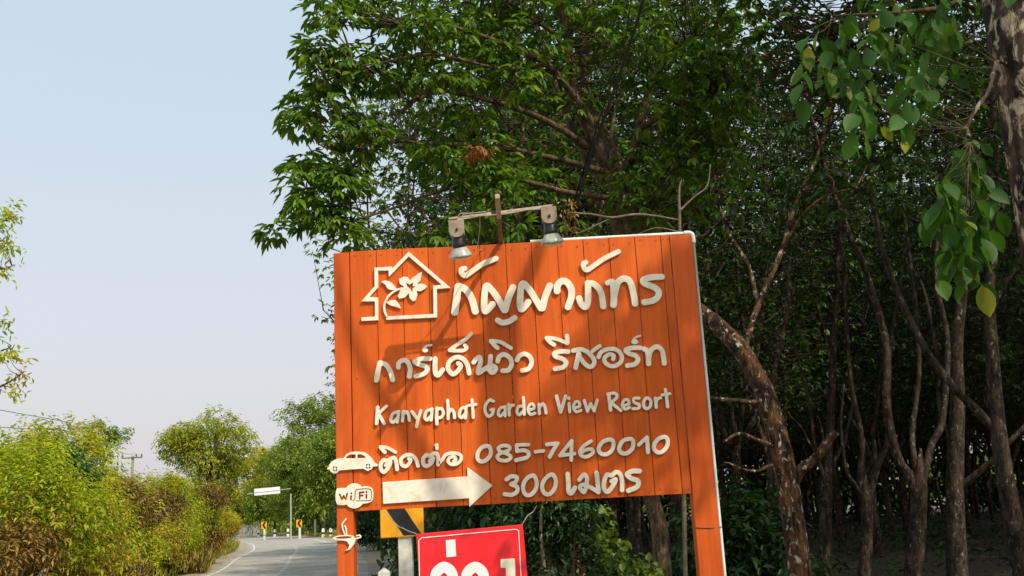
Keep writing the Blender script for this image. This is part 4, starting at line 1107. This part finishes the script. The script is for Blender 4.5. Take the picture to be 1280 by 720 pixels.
traced('bent lichen-spotted tree leaning left beside the right sign post, with a stub limb',
       [[(1004, 760, 9, 40), (1000, 720, 9, 37), (993, 660, 9, 35), (983, 595, 9, 35), (972, 545, 9, 34), (955, 490, 9, 32), (928, 440, 9, 30), (900, 410, 9.05, 28), (872, 388, 9.1, 26), (830, 358, 9.3, 22), (780, 320, 9.8, 16)],
        [(984, 612, 9, 16), (1002, 590, 8.95, 17), (1022, 569, 8.9, 15.5), (1046, 540, 8.8, 12)],
        [(965, 500, 9, 9), (940, 502, 8.9, 8), (910, 500, 8.8, 7), (880, 497, 8.7, 6)],
        [(972, 560, 9, 9), (948, 550, 8.9, 6.5), (926, 541, 8.8, 5.5), (905, 552, 8.7, 4)],
        [(930, 440, 9, 12), (949, 377, 9.2, 10), (977, 312, 9.4, 8.5), (992, 261, 9.6, 7), (1017, 207, 9.8, 6), (1034, 160, 10, 5.5), (1060, 60, 10.3, 6), (1075, -60, 10.6, 4)],
        [(972, 580, 9, 6), (938, 588, 8.9, 4), (905, 578, 8.8, 2.4)],
        [(949, 377, 9.2, 8), (935, 330, 9.4, 6), (905, 280, 9.6, 5), (893, 215, 9.8, 4)],
        [(977, 312, 9.4, 6), (1003, 270, 9.2, 5), (1035, 245, 9.1, 4), (1070, 235, 9.0, 3)],
        [(1020, 566, 8.9, 3), (1005, 540, 8.85, 2), (985, 515, 8.8, 1.4)], [(1030, 556, 8.85, 3), (1027, 535, 8.8, 2), (1022, 520, 8.8, 1.4)]],
       [(1050, 60, 90, 70, 34, 9.4, 11), (960, 60, 70, 60, 22, 9.6, 11), (1000, -60, 150, 50, 40, 9.6, 11.4), (910, 230, 30, 40, 8, 9.4, 10), (1060, 225, 40, 30, 7, 9, 9.6)], 'leaning_tree', 'barklean', 'leafpl', 0.14, 6, 21, wk=0.78, amp=0.007)
traced('forked rubber tree with long left stem, nearest to the frame bottom between two others',
       [[(1140, 765, 15, 32), (1141, 720, 15, 31), (1147, 660, 15, 29), (1149, 612, 15, 28)],
        [(1148, 622, 15, 18), (1135, 590, 15, 17), (1121, 568, 15, 16), (1107, 509, 15, 15), (1108, 427, 15, 14), (1083, 335, 14.8, 13), (1060, 290, 14.7, 12), (1024, 189, 14.5, 9), (1000, 80, 14.4, 6), (985, -40, 14.3, 4)],
        [(1150, 620, 15, 15), (1164, 560, 15.1, 13), (1180, 525, 15.2, 12), (1185, 430, 15.3, 10), (1170, 330, 15.4, 9), (1185, 200, 15.5, 7), (1180, 60, 15.5, 5)],
        [(1150, 612, 15, 12), (1140, 540, 15.4, 10), (1150, 450, 15.6, 8), (1140, 330, 15.8, 7), (1120, 200, 16, 5)]],
       [(1020, 110, 70, 80, 30, 14, 15.2), (1150, 130, 90, 90, 40, 14.6, 16), (1050, 0, 120, 60, 40, 14, 16), (1080, 240, 60, 40, 12, 14.4, 15.4)], seed=31, L=0.18)
traced('straight rubber tree with a side limb reaching right, left of the leaning edge tree',
       [[(1198, 765, 15.5, 40), (1197, 720, 15.5, 37), (1194, 640, 15.5, 32), (1194, 580, 15.5, 30), (1197, 500, 15.5, 26), (1196, 430, 15.5, 22), (1205, 330, 15.5, 17), (1200, 200, 15.6, 12), (1215, 60, 15.7, 8)],
        [(1197, 610, 15.5, 14), (1225, 588, 15.3, 11), (1250, 565, 15.1, 10), (1285, 530, 14.9, 9)],
        [(1195, 560, 15.5, 11), (1178, 515, 15.6, 9), (1172, 440, 15.8, 7), (1150, 350, 16, 6)]],
       [(1230, 100, 80, 80, 34, 15, 16.2), (1160, 40, 80, 60, 26, 15, 16.4), (1160, 310, 40, 30, 7, 15.6, 16.4)], seed=32, L=0.18)
traced('leaning rubber tree at the right edge with a long limb crossing to the left',
       [[(1292, 765, 13, 42), (1280, 720, 13, 38), (1268, 660, 13, 34), (1257, 600, 13, 31), (1247, 530, 13, 28), (1240, 440, 13, 24), (1237, 370, 13, 20), (1245, 250, 13, 15), (1240, 100, 13, 10)],
        [(1250, 545, 13, 18), (1222, 512, 13, 16), (1190, 480, 13, 14), (1154, 433, 13, 13), (1120, 360, 13.1, 11), (1103, 300, 13.2, 9), (1085, 200, 13.3, 7), (1090, 80, 13.4, 4)],
        [(1238, 400, 13, 10), (1262, 345, 12.9, 8), (1285, 310, 12.8, 7)]],
       [(1110, 160, 60, 60, 20, 12.8, 13.8), (1220, 150, 60, 70, 22, 12.6, 13.6), (1110, 60, 90, 60, 28, 12.6, 14)], seed=33, L=0.17)
traced('slender rubber tree forking low, standing left of the long-stemmed forked tree',
       [[(1079, 745, 18, 24), (1080, 720, 18, 23), (1084, 660, 18, 21), (1082, 622, 18, 21)],
        [(1082, 630, 18, 13), (1076, 590, 18, 11), (1073, 540, 18, 10), (1060, 450, 18, 8), (1055, 340, 18, 7), (1040, 200, 18, 5)],
        [(1083, 630, 18, 14), (1098, 580, 18, 11), (1110, 540, 18, 10), (1112, 440, 18, 8), (1128, 320, 18, 6), (1140, 200, 18, 5)],
        [(1082, 630, 18, 8), (1060, 590, 17.9, 6), (1050, 540, 17.8, 5), (1055, 480, 17.8, 4)]],
       [(1050, 200, 60, 60, 20, 17.4, 18.6), (1130, 220, 60, 60, 20, 17.4, 18.8)], seed=34, L=0.19)
traced('upright rubber tree just right of the bent lichen-spotted tree',
       [[(1029, 735, 19, 26), (1030, 700, 19, 24), (1032, 640, 19, 22), (1033, 612, 19, 22)],
        [(1033, 620, 19, 16), (1035, 560, 19, 15), (1040, 450, 19, 12), (1045, 340, 19, 9), (1050, 200, 19, 6)],
        [(1032, 620, 19, 10), (1046, 575, 19, 8), (1060, 545, 19, 6), (1066, 480, 19, 5)],
        [(1033, 610, 19, 9), (1022, 570, 19, 7), (1010, 500, 19, 6), (990, 420, 19, 5)]],
       [(1000, 300, 60, 60, 18, 18.4, 19.6), (1040, 200, 70, 60, 20, 18.4, 19.8)], seed=35, L=0.19)
traced('thin dark tree stem seen under the board near its right end',
       [[(792, 735, 19, 13), (795, 690, 19, 12), (797, 640, 19, 11), (796, 580, 19, 10), (800, 450, 19, 8)]], None, seed=37)
traced('thin young tree trunk glimpsed directly right of the right sign post',
       [[(962, 720, 16, 13), (964, 650, 16, 12), (962, 590, 16, 11), (966, 480, 16, 9), (985, 380, 16, 8), (985, 260, 16, 6)],
        [(963, 560, 16, 6), (945, 500, 16, 5), (915, 440, 16, 4)]], None, seed=38)

# --- near tree at the right edge; its stem shades the middle of the sign
rng = np.random.default_rng(44)
ny = 4.05
nb = np.array([2.29, ny, 0.0])
def nz(z, dx=0, dy=0): return (2.275+dx, ny+dy, z)
st = [(spline(np.array([nz(0, .04), nz(1.2, .02), nz(2.4, .0), nz(3.4, .0), nz(4.2, .0), nz(4.9, .02), nz(5.6, .05), nz(6.6, .12)]), 7), None, 20)]
st[0] = (st[0][0], np.interp(st[0][0][:, 2], [0, 1, 3.5, 4.6, 6.6], [0.20, 0.155, 0.14, 0.132, 0.10]), 20)
for e, r0 in (([(.0, .0, 4.9), (-.12, -.1, 5.3), (-.3, -.25, 6.0), (-.6, -.4, 7.0), (-.7, -.5, 8.4)], 0.085),
              ([(.05, .0, 5.2), (.6, -.2, 5.8), (1.3, -.5, 6.3), (2.2, -.7, 6.8), (3.2, -1.2, 7.2)], 0.075),
              ([(.1, .0, 5.8), (.7, -.7, 6.6), (1.2, -1.5, 7.4), (1.9, -2.1, 8.2)], 0.06),
              ([(.12, .0, 6.4), (.4, .3, 7.4), (.6, .3, 8.6)], 0.06),
              ([(.05, .0, 5.0), (.9, .3, 5.4), (1.7, .5, 5.7), (2.6, .4, 6.2)], 0.05),
              ([(0, 0, 4.1), (-.35, -.2, 4.0), (-.75, -.22, 3.92), (-1.1, -.2, 3.72)], 0.010),
              ([(0, 0, 3.25), (-.16, -.10, 3.34), (-.3, -.2, 3.2), (-.42, -.25, 2.95)], 0.008)):
    P = spline(np.array([nz(z, dx, dy) for dx, dy, z in e]), 6)
    st.append((wobble(P, 0.02, rng), np.linspace(r0, 0.008, len(P)), 8))
near = thing('near_tree', 'close mottled pale-and-dark tree trunk at the right edge of the picture', 'tree', nb)
t = Tubes()
def shade_cloud(cx, cz, t0, t1, rx, rz, n):
    """leaf shoots of the near crown that stand between the sun and a patch of the board"""
    o = []
    for _ in range(n):
        a = rng.uniform(0, 6.28); q = math.sqrt(rng.uniform(0, 1))
        o.append(np.array([cx+rx*q*math.cos(a), SY, cz+rz*q*math.sin(a)]) + SUNV*rng.uniform(t0, t1))
    return np.array(o)
crownC = np.concatenate([shade_cloud(1.15, 2.95, 3.4, 5.2, 0.16, 0.42, 15), shade_cloud(1.22, 2.15, 3.6, 5.6, 0.08, 0.55, 10), shade_cloud(0.80, 3.02, 3.4, 5.0, 0.16, 0.16, 5),
                         shade_cloud(0.62, 2.62, 3.6, 5.0, 0.22, 0.13, 5), shade_cloud(0.95, 2.52, 3.6, 5.0, 0.16, 0.16, 5), shade_cloud(0.42, 2.2, 3.6, 5.0, 0.16, 0.12, 3), shade_cloud(0.75, 2.28, 3.6, 5.0, 0.1, 0.1, 2),
                         shade_cloud(2.9, 3.0, 3.4, 5.8, 1.1, 1.4, 90), shade_cloud(2.35, 4.3, 5.4, 7.2, 0.5, 0.8, 16)])  # last cluster added out of view to shade the leaning tree's stem
S = np.concatenate([P[len(P)//4:] for P, _, _ in st[1:6]])
tw = twigs(crownC, st[1:6], rng, 0.005, 0.2)
for P, R_, kk in st+tw: t.add(P-nb, R_, kk)
link('trunk', t.mesh('trunk'), M['barknear'], near)
V1 = sprigs(crownC, np.array([0.3, -0.1, 0.2])+rng.normal(0, .5, crownC.shape), rng, 9, 0.42, 0.17, 0.085, 0.5)
# hanging shoots with big leaves inside the frame
spec = [(1085, 118, 34, 16, 7, 3.7, 4.1), (1150, 100, 14, 14, 4, 3.7, 4.0), (1110, 30, 80, 32, 16, 3.8, 4.5), (1015, 50, 24, 36, 5, 3.8, 4.3), (1175, 50, 26, 36, 6, 3.9, 4.4), (1060, 70, 40, 24, 6, 3.9, 4.4),
        (1212, 182, 26, 20, 8, 3.75, 3.95), (1202, 240, 34, 26, 14, 3.65, 3.9), (1178, 228, 20, 18, 5, 3.7, 3.95), (1206, 292, 26, 16, 8, 3.65, 3.85), (1150, -40, 110, 30, 10, 3.8, 4.5)]
HC = ell_points(spec, rng)
hd = np.array([-0.2, -0.1, -0.9])+rng.normal(0, .35, HC.shape)
V2 = sprigs(HC, hd, rng, 4, 0.13, 0.088, 0.053, 0.9, fine=True)
V, Q = join([V1, V2]); link('crown', np_mesh('crown', V-nb, Q), M['leafnear'], near)
t = Tubes()
for P, R_, kk in twigs(HC, st[6:8]+[(spline(np.array([at(1230, -30, 4.2), at(1140, 15, 4.2), at(1040, 25, 4.1)]), 5), 0, 0)], rng, 0.0025, 0.0): t.add(P-nb, np.asarray(R_)*0.35, kk)
P, R_ = pxline([(1250, -30, 4.1, 10), (1190, 5, 4.1, 7), (1130, 15, 4.0, 5), (1040, 20, 4.0, 3)]); t.add(P-nb, R_, 7)
link('twigs', t.mesh('twigs'), M['barkmain'], near)

# --- lighter crown behind the big tree, its sunlight put into the leaf colour
for i, (x_, y_, sd, s_, lab) in enumerate(((-1.8, 19.5, 201, 0.9, 'sunlit-toned green tree showing through gaps left of the big tree, above the board'), (1.0, 19.0, 202, 0.85, 'sunlit-toned green tree showing through gaps behind the big tree trunk'))):
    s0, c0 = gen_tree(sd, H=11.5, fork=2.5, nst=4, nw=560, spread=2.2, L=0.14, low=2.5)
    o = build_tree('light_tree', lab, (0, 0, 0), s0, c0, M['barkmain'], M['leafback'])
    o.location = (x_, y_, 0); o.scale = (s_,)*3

# --- dead branches and hanging vine behind the sign
def sticks(name, label, cat, lines, m, kk=6):
    t = Tubes(); base = None
    for ln in lines:
        P, R_ = pxline(ln)
        if base is None: base = np.array([P[0][0], P[0][1], 0.0])
        t.add(P-base, R_, kk)
    o = link(name, t.mesh(name), m); o.location = base.tolist(); return tag(o, label, cat)
sticks('bare_shrub', 'bare dry shrub with pale twigs poking above the board behind right lamp', 'shrub',
       [[(858, 800, 8.2, 5.8), (853, 500, 8.2, 5.0), (850, 300, 8.2, 4.3), (849, 240, 8.2, 2.9), (852, 225, 8.2, 1.4)],
        [(850, 275, 8.2, 2.2), (800, 268, 8.1, 3.2), (765, 272, 8.0, 3.2), (740, 268, 8.0, 2.9), (712, 266, 8.0, 2.2)],
        [(765, 272, 8.0, 2.2), (740, 284, 8, 1.7), (722, 292, 8, 1.4)],
        [(851, 262, 8.2, 2.9), (868, 246, 8.2, 2.4), (884, 232, 8.2, 1.9), (888, 205, 8.2, 1.2)],
        [(849, 290, 8.2, 2.2), (820, 285, 8.1, 1.7), (790, 296, 8.1, 1.2)]], M['drywood'])
vs = [[(714, 300, 9, 4.4), (720, 262, 9, 3.4), (738, 195, 9, 4.4), (760, 135, 9, 4.4), (782, 70, 9, 4.4), (800, 15, 9, 4.4), (815, -60, 9, 3.2), (828, -160, 9.4, 3)],
      [(712, 330, 9, 3), (716, 265, 9.05, 2), (733, 200, 9.05, 2), (755, 132, 9.05, 2), (778, 66, 9.05, 1.8), (789, 0, 9.05, 1.8), (800, -80, 9.05, 1.8)]]
o = sticks('hanging_vine', 'dark vine hanging on a slant from the crown to the top of the board', 'vine', [[(713, 420, 9, 5), (713, 300, 9, 5)]]+vs, M['vine'])
vb = np.array(o.location)
rng = np.random.default_rng(3)
Cv = ell_points([(713, 262, 7, 14, 16, 8.9, 9.1), (712, 290, 8, 10, 14, 8.9, 9.1)], rng)
V, Q = sprigs(Cv, rng.normal(0, 1, Cv.shape)+[0, 0, -0.8], rng, 5, 0.10, 0.05, 0.022, 0.8)
link('withered_leaves', np_mesh('withered_leaves', V-vb, Q), M['leafdry'], o)

# ------------------------------------------------------------------ bushes
def bush(name, label, c, rad, n, L, W, leaf, seed, sl=0.7, nl=8, up=0.9, group=None, cat='bush', low=0.0, stalk=True, extra=None):
    rng = np.random.default_rng(seed); c = np.asarray(c, float); rad = np.asarray(rad, float)
    nb = 18
    bd = unit(rng.normal(0, 1, (nb, 3))); bd[:, 2] = np.abs(bd[:, 2])*1.15-0.2; bd = unit(bd)
    bc = c + bd*rad*rng.uniform(0.55, 0.95, (nb, 1)); br_ = rng.uniform(0.2, 0.4, nb)*rad[0]
    wh = rng.integers(0, nb, n)
    d = unit(rng.normal(0, 1, (n, 3)) + 0.5*bd[wh])
    P = bc[wh] + d*(br_[wh]*rng.uniform(0.2, 1, n)**0.35)[:, None]
    k2 = n//9                                     # sparse fill between the clumps
    d2 = unit(rng.normal(0, 1, (k2, 3))); d2[:, 2] = np.abs(d2[:, 2])-0.1
    P[:k2] = c + d2*rad*rng.uniform(0.5, 0.85, (k2, 1)); d[:k2] = d2
    P[:, 2] = np.maximum(P[:, 2], low+0.05)
    D = d*0.7 + np.array([0, 0, up]) + rng.normal(0, .45, P.shape)
    r = thing(name, label, cat, (c[0], c[1], 0), group); b0 = np.array([c[0], c[1], 0])
    parts = [sprigs(P, D, rng, nl, sl, L, W, 0.35)]
    if stalk and L > 0.1:                             # long shoots standing clear of the mass
        ks = rng.integers(0, n, 30); top = P[ks][P[ks][:, 2] > c[2]+0.35*rad[2]]
        if len(top): parts.append(sprigs(top, np.array([0, 0, 1.0])+rng.normal(0, .4, top.shape), rng, 16, 1.15, L*0.9, W*0.9, 0.5))
    V, Q = join(parts)
    link('foliage', np_mesh('foliage', V-b0, Q), M[leaf], r)
    if stalk:
        t = Tubes()
        for i in range(26):
            e = P[rng.integers(0, n)]; s0 = np.array([c[0]+rng.normal(0, rad[0]*.25), c[1]+rng.normal(0, rad[1]*.25), 0])
            t.add(spline(np.array([s0, (s0+e)/2+rng.normal(0, .15, 3)+[0, 0, .3], e+D[0]*0.1]), 4)-b0, [0.03, .026, .024, .02, .018, .015, .012, .01, .008][:9] if True else 0, 5)
        link('stems', t.mesh('stems'), M['deadwood'], r)
    if extra:
        ex_, nx_ = extra
        Pe = P[rng.random(n) < nx_]; Ve, Qe = sprigs(Pe, unit(Pe-c)+np.array([0, 0, .2])+rng.normal(0, .4, Pe.shape), rng, nl, sl*0.9, L*0.9, W*0.8, 0.6)
        link('dry_growth', np_mesh('dry_growth', Ve-b0, Qe), M[ex_], r)
    return r
BG = 'overgrown bushes on the left roadside'
for px, Y, hz, rx, ry, n, lf, dry, lab in (
        (-40, 21, 3.75, 2.4, 2.2, 1900, 'leafbush2', 0.1, 'leafy green bush cut by the left edge of the picture'),
        (35, 25.5, 4.3, 1.9, 2.2, 2000, 'leafbush2', 0.08, 'tall bright green bush, highest of the bushes at the left edge'),
        (88, 29.5, 3.3, 1.7, 2.2, 1800, 'leafbush', 0.25, 'yellow-green bush in front of the nearer power pole'),
        (124, 34, 3.15, 1.7, 2.0, 1500, 'leafbush', 0.35, 'golden-tinged bush sloping down right of the power pole'),
        (60, 24, 2.6, 2.0, 1.5, 1300, 'leafbush', 0.4, 'low straw-coloured thicket at the foot of the tall left bushes'),
        (184, 41, 3.6, 1.9, 2.2, 1700, 'leafbush2', 0.1, 'fresh green bush right of the gap where the distant pole shows'),
        (210, 47, 4.0, 2.0, 2.3, 1800, 'leafbush2', 0.15, 'rounded green bush below the tall roadside tree'),
        (238, 55, 3.9, 1.9, 2.3, 1600, 'leafbush', 0.3, 'yellow-green bush with brown patches where the road bends'),
        (258, 66, 4.1, 1.7, 2.2, 1400, 'leafbush', 0.2, 'farthest bush of the left roadside, touching the road bend'),
        (170, 36, 2.4, 1.6, 1.4, 900, 'leafbush', 0.5, 'low green and brown thicket below the gap between bushes'),
        (238, 48, 1.9, 1.3, 1.2, 800, 'leafdry', 0.2, 'mound of brown withered creeper at the road edge')):
    p = at(px, 640, Y)
    bush('roadside_bush', lab, (p[0], Y, hz*0.36), (rx, ry, hz*0.66), int(n*1.5), 0.125, 0.046, lf, int(px*7+900), 0.62, 8, 0.9, BG, extra=('leafdry', dry))
for px, py, Y, r_, n, lf, lab in ((72, 606, 23.2, 0.62, 320, 'leafdark', 'dark green climber clump in the middle of the tall left bushes'), (150, 650, 31.5, 0.95, 420, 'leafbrown', 'brown withered clump between the left bushes, below the gap'),
                               (196, 655, 38, 1.05, 420, 'leafbrown', 'brown dead bush left of the road bend'), (258, 632, 48, 0.95, 380, 'leafbrown', 'dark brown dry clump in the bush nearest the bend'),
                               (170, 700, 31, 0.7, 300, 'leafbush2', 'small fresh green shrub low at the road side'), (14, 712, 19.8, 0.75, 300, 'leafdry', 'dry brown shrub in the lower left corner')):
    p = at(px, py, Y)
    bush('roadside_shrub', lab, (p[0], Y, p[2]), (r_, r_, r_*0.9), n, 0.13, 0.06 if lf == 'leafdark' else 0.045, lf, int(px*3+41), 0.5, 8, 0.5)
# creeper-covered shrub under the board
p = at(712, 700, 10.3)
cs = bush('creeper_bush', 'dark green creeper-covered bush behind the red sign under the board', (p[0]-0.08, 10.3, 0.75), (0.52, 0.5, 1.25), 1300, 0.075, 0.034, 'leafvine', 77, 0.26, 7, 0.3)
rng = np.random.default_rng(78)
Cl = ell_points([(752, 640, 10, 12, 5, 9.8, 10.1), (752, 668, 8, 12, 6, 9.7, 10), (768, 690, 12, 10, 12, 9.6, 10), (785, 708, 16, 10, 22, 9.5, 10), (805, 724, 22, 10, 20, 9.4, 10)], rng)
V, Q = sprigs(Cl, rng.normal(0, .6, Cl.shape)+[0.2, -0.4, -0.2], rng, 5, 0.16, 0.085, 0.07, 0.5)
b0 = np.array(cs.location); link('sunlit_creeper', np_mesh('sunlit_creeper', V-b0, Q), M['leafvinelit'], cs)
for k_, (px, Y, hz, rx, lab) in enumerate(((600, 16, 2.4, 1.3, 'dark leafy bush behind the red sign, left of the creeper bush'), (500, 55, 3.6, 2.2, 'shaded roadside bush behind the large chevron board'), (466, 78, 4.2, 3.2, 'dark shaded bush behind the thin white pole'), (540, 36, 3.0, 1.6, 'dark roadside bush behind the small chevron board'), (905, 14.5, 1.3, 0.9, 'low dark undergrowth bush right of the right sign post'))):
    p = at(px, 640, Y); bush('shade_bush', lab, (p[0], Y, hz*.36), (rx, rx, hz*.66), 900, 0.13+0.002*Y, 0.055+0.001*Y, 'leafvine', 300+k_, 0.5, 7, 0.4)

# trees round the far bend and along the left side
def crown_tree(name, label, px, Y, ztop, rx, leaf, seed, n=700, zlow=None, L=0.3, W=0.13, group=None, sl=0.9, trunk_r=0.2, lumps=9):
    rng = np.random.default_rng(seed); p = at(px, 640, Y); base = np.array([p[0], Y, 0])
    zlow = ztop*0.3 if zlow is None else zlow
    st = []
    tr = spline(np.array([[p[0], Y, 0], [p[0]+rng.normal(0, .2), Y, zlow*0.8], [p[0]+rng.normal(0, .3), Y, (zlow+ztop)/2]]), 5)
    st.append((tr, np.linspace(trunk_r, trunk_r*.5, len(tr)), 8))
    C = []; hz = (ztop-zlow)/2
    for i in range(lumps):
        a = rng.uniform(0, 6.28); u = rng.uniform(-0.75, 0.8); q = math.sqrt(max(0.05, 1-u*u))*rng.uniform(0.35, 0.8)
        lc = np.array([p[0]+rx*q*math.cos(a), Y+rx*q*math.sin(a), zlow+hz+hz*u*0.85]); lr = rx*rng.uniform(0.34, 0.52)
        st.append((spline(np.array([tr[-4], (tr[-4]+lc)/2+[0, 0, .3], lc]), 4), np.linspace(trunk_r*.4, .03, 9), 6))
        d = unit(rng.normal(0, 1, (n//lumps, 3))); C.append(lc + d*lr*(rng.uniform(0.25, 1, (len(d), 1))**0.4)*np.array([1, 1, .8]))
    C = np.concatenate(C); C[:, 2] = np.maximum(C[:, 2], 0.2)
    D = unit(C-np.array([p[0], Y, zlow+hz*.6])) + rng.normal(0, .4, C.shape) + [0, 0, .2]
    return build_tree(name, label, base, st, [sprigs(C, D, rng, 7, sl, L, W, 0.5)], M['barkmain'], M[leaf], group)
crown_tree('roadside_tree', 'rounded yellow-green tree standing tall above the left bushes', 263, 68, 9.6, 3.0, 'leafyel', 66, 2200, 3.6, 0.2, 0.1, None, 0.55, lumps=24)
crown_tree('thin_tree', 'sparse small tree with see-through crown beside the nearer power pole', 133, 46, 6.7, 1.0, 'leafback', 62, 190, 4.2, 0.15, 0.07, None, 0.4, 0.06, 7)
FG = 'trees round the far bend'
for k_, (px, Y, zt, rx, lf, zl, lab) in enumerate((
        (405, 142, 20.0, 6.2, 'leaffar', 2.0, 'dense tall tree touching the left edge of the orange sign'),
        (372, 160, 15.5, 5.0, 'leaffar', 2.0, 'mid green tree behind the tall thin pole on the bend'),
        (345, 178, 15.2, 5.4, 'leaffar', 1.0, 'grey-green tree behind the overhead white board'),
        (322, 190, 17.0, 5.5, 'leafbush', 1.0, 'yellowish tree behind the left far chevron board'),
        (296, 195, 15.0, 6, 'leaffar', 1.0, 'green tree behind the grey wall beyond the bend'),
        (436, 118, 15.0, 5.0, 'leaffar', 1.0, 'dark tree behind the left sign post'),
        (392, 146, 8.0, 4.2, 'leaffar', 0.2, 'low leafy tree at the right end of the far bend'))):
    crown_tree('bend_tree', lab, px, Y, zt, rx, lf, 70+k_, 1700, zl, 0.46, 0.22, FG, 1.2, 0.3, 16)
# hedge of far growth beyond everything: reads as one mass
rng = np.random.default_rng(90)
n = 5200
th = rng.uniform(-0.9, 0.62, n); R0 = rng.uniform(215, 260, n)
P = np.stack([np.sin(th)*R0, np.cos(th)*R0, rng.uniform(0, 1, n)**1.2*(8+3*np.sin(th*23)+2*np.sin(th*61))], 1)
V, Q = sprigs(P, rng.normal(0, .6, P.shape)+[0, -.2, .6], rng, 5, 2.6, 1.8, 0.9, 0.4)
tag(link('distant_woods', np_mesh('distant_woods', V, Q), M['leaffar'], kind='stuff'), 'low band of distant woods along the horizon', 'woods')
# closed dark wall of far plantation behind the rows
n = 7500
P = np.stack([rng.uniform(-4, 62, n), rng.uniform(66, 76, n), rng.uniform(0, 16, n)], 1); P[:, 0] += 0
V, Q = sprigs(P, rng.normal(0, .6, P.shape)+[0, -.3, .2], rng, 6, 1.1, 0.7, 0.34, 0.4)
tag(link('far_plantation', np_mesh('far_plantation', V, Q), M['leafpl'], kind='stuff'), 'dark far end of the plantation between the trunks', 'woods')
# undergrowth on the forest floor
n = 1500
P = np.stack([rng.uniform(1, 45, n), rng.uniform(20, 64, n), rng.uniform(0, 0.1, n)], 1)
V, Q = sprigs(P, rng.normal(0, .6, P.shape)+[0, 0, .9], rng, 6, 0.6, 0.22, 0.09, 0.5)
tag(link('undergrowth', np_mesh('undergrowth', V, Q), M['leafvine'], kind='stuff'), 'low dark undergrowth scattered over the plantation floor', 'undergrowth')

n = 5000
P = np.stack([rng.uniform(0.8, 26, n), rng.uniform(9, 40, n), rng.uniform(0.02, 0.05, n)], 1)
V, Q = leaves(P, np.c_[rng.normal(0, 1, (n, 2)), rng.normal(0, .15, n)], rng.normal(0, .3, (n, 3))+[0, 0, 1], rng.uniform(.08, .18, n), rng.uniform(.03, .06, n))
tag(link('fallen_leaves', np_mesh('fallen_leaves', V, Q), M['leaffallen'], kind='stuff'), 'brown fallen leaves scattered over the plantation floor', 'leaf litter')
# --- branches reaching in at the left edge
rng = np.random.default_rng(15)
ly = 17.0; lp = at(-150, 640, ly); lb = np.array([lp[0], ly, 0])
st = [(spline(np.array([lb, lb+[.1, 0, 2.5], lb+[.2, 0, 5], lb+[.3, 0, 8]]), 5), np.linspace(.2, .06, 16), 9)]
for ln in ([(-120, 330, ly, 8), (-60, 300, ly, 5), (-20, 285, ly, 3), (18, 270, ly, 1.5)], [(-120, 380, ly, 8), (-50, 350, ly, 5), (-10, 335, ly, 3), (15, 332, ly, 1.5)],
           [(-120, 520, ly, 8), (-50, 500, ly, 5), (-5, 485, ly, 3), (27, 466, ly, 1.5)], [(-110, 460, ly, 7), (-40, 450, ly, 4), (0, 440, ly, 2.4), (14, 432, ly, 1.5)], [(-120, 420, ly, 7), (-50, 410, ly, 4), (4, 402, ly, 1.5)]):
    P, R_ = pxline(ln); st.append((wobble(P, .03, rng), R_, 6))
Cx = ell_points([(8, 272, 12, 8, 10, ly-.3, ly+.3), (2, 300, 12, 14, 12, ly-.3, ly+.3), (4, 336, 10, 6, 6, ly-.2, ly+.2), (2, 402, 6, 4, 4, ly-.2, ly+.2), (4, 448, 10, 8, 9, ly-.2, ly+.2), (24, 466, 8, 5, 5, ly-.2, ly+.2), (4, 486, 14, 8, 8, ly-.2, ly+.2), (-60, 300, 50, 60, 60, ly-.6, ly+.6), (-60, 440, 50, 60, 60, ly-.6, ly+.6)], rng)
build_tree('edge_tree', 'tree just outside the left edge with thin leafy twigs reaching in', lb, st+twigs(Cx, st, rng, .004, .3), [sprigs(Cx, np.array([.6, 0, .1])+rng.normal(0, .5, Cx.shape), rng, 7, .3, .12, .05, .3)], M['barkmain'], M['leafbush2'])

# --- grass along both verges
rng = np.random.default_rng(23)
def grass(name, label, pts, L, W, m):
    n = len(pts); D = rng.normal(0, .35, (n, 3)); D[:, 2] = 1
    l = L*rng.uniform(.5, 1.4, n)
    V, Q = leaves(pts, D, rng.normal(0, 1, (n, 3))+[0, -.5, .2], l, l*W, 0.35)
    tag(link(name, np_mesh(name, V, Q), M[m], kind='stuff'), label, 'grass')
k = rng.integers(14, 84, 9000); f = rng.uniform(0, 1, 9000)
P = inner[k]*(1-f[:, None]) + inner[k+1]*f[:, None]; tn = unit(inner[k+1]-inner[k]); nr = np.stack([-tn[:, 1], tn[:, 0]], 1)
P = P + nr*rng.uniform(0.9, 4.5, (9000, 1))
grass('left_verge_grass', 'dry yellow-green grass between the left bushes and the road', np.c_[P, np.zeros(9000)], 0.42, 0.05, 'grass')
Pt = np.array([at(rng.uniform(-20, 60), 640, rng.uniform(20, 23.5)) for _ in range(2600)]); Pt[:, 2] = 0
grass('tall_dry_grass', 'tall straw-coloured grass at the lower left corner', Pt, 0.75, 0.014, 'straw')
Pt = np.array([at(rng.uniform(200, 262), 640, rng.uniform(38, 50)) for _ in range(2200)]); Pt[:, 2] = 0
grass('withered_grass', 'withered brown grass mound where the road bends', Pt, 0.7, 0.02, 'straw')
k = rng.integers(20, 84, 9000)
P = outer[k]*(1-f[:, None]) + outer[k+1]*f[:, None]; tn = unit(outer[k+1]-outer[k]); nr = np.stack([tn[:, 1], -tn[:, 0]], 1)
P = P + nr*(1.25+3.4*rng.uniform(0, 1, (9000, 1)))
grass('right_verge_grass', 'short green grass under the chevron boards on the right verge', np.c_[P, np.zeros(9000)], 0.30, 0.05, 'grass')
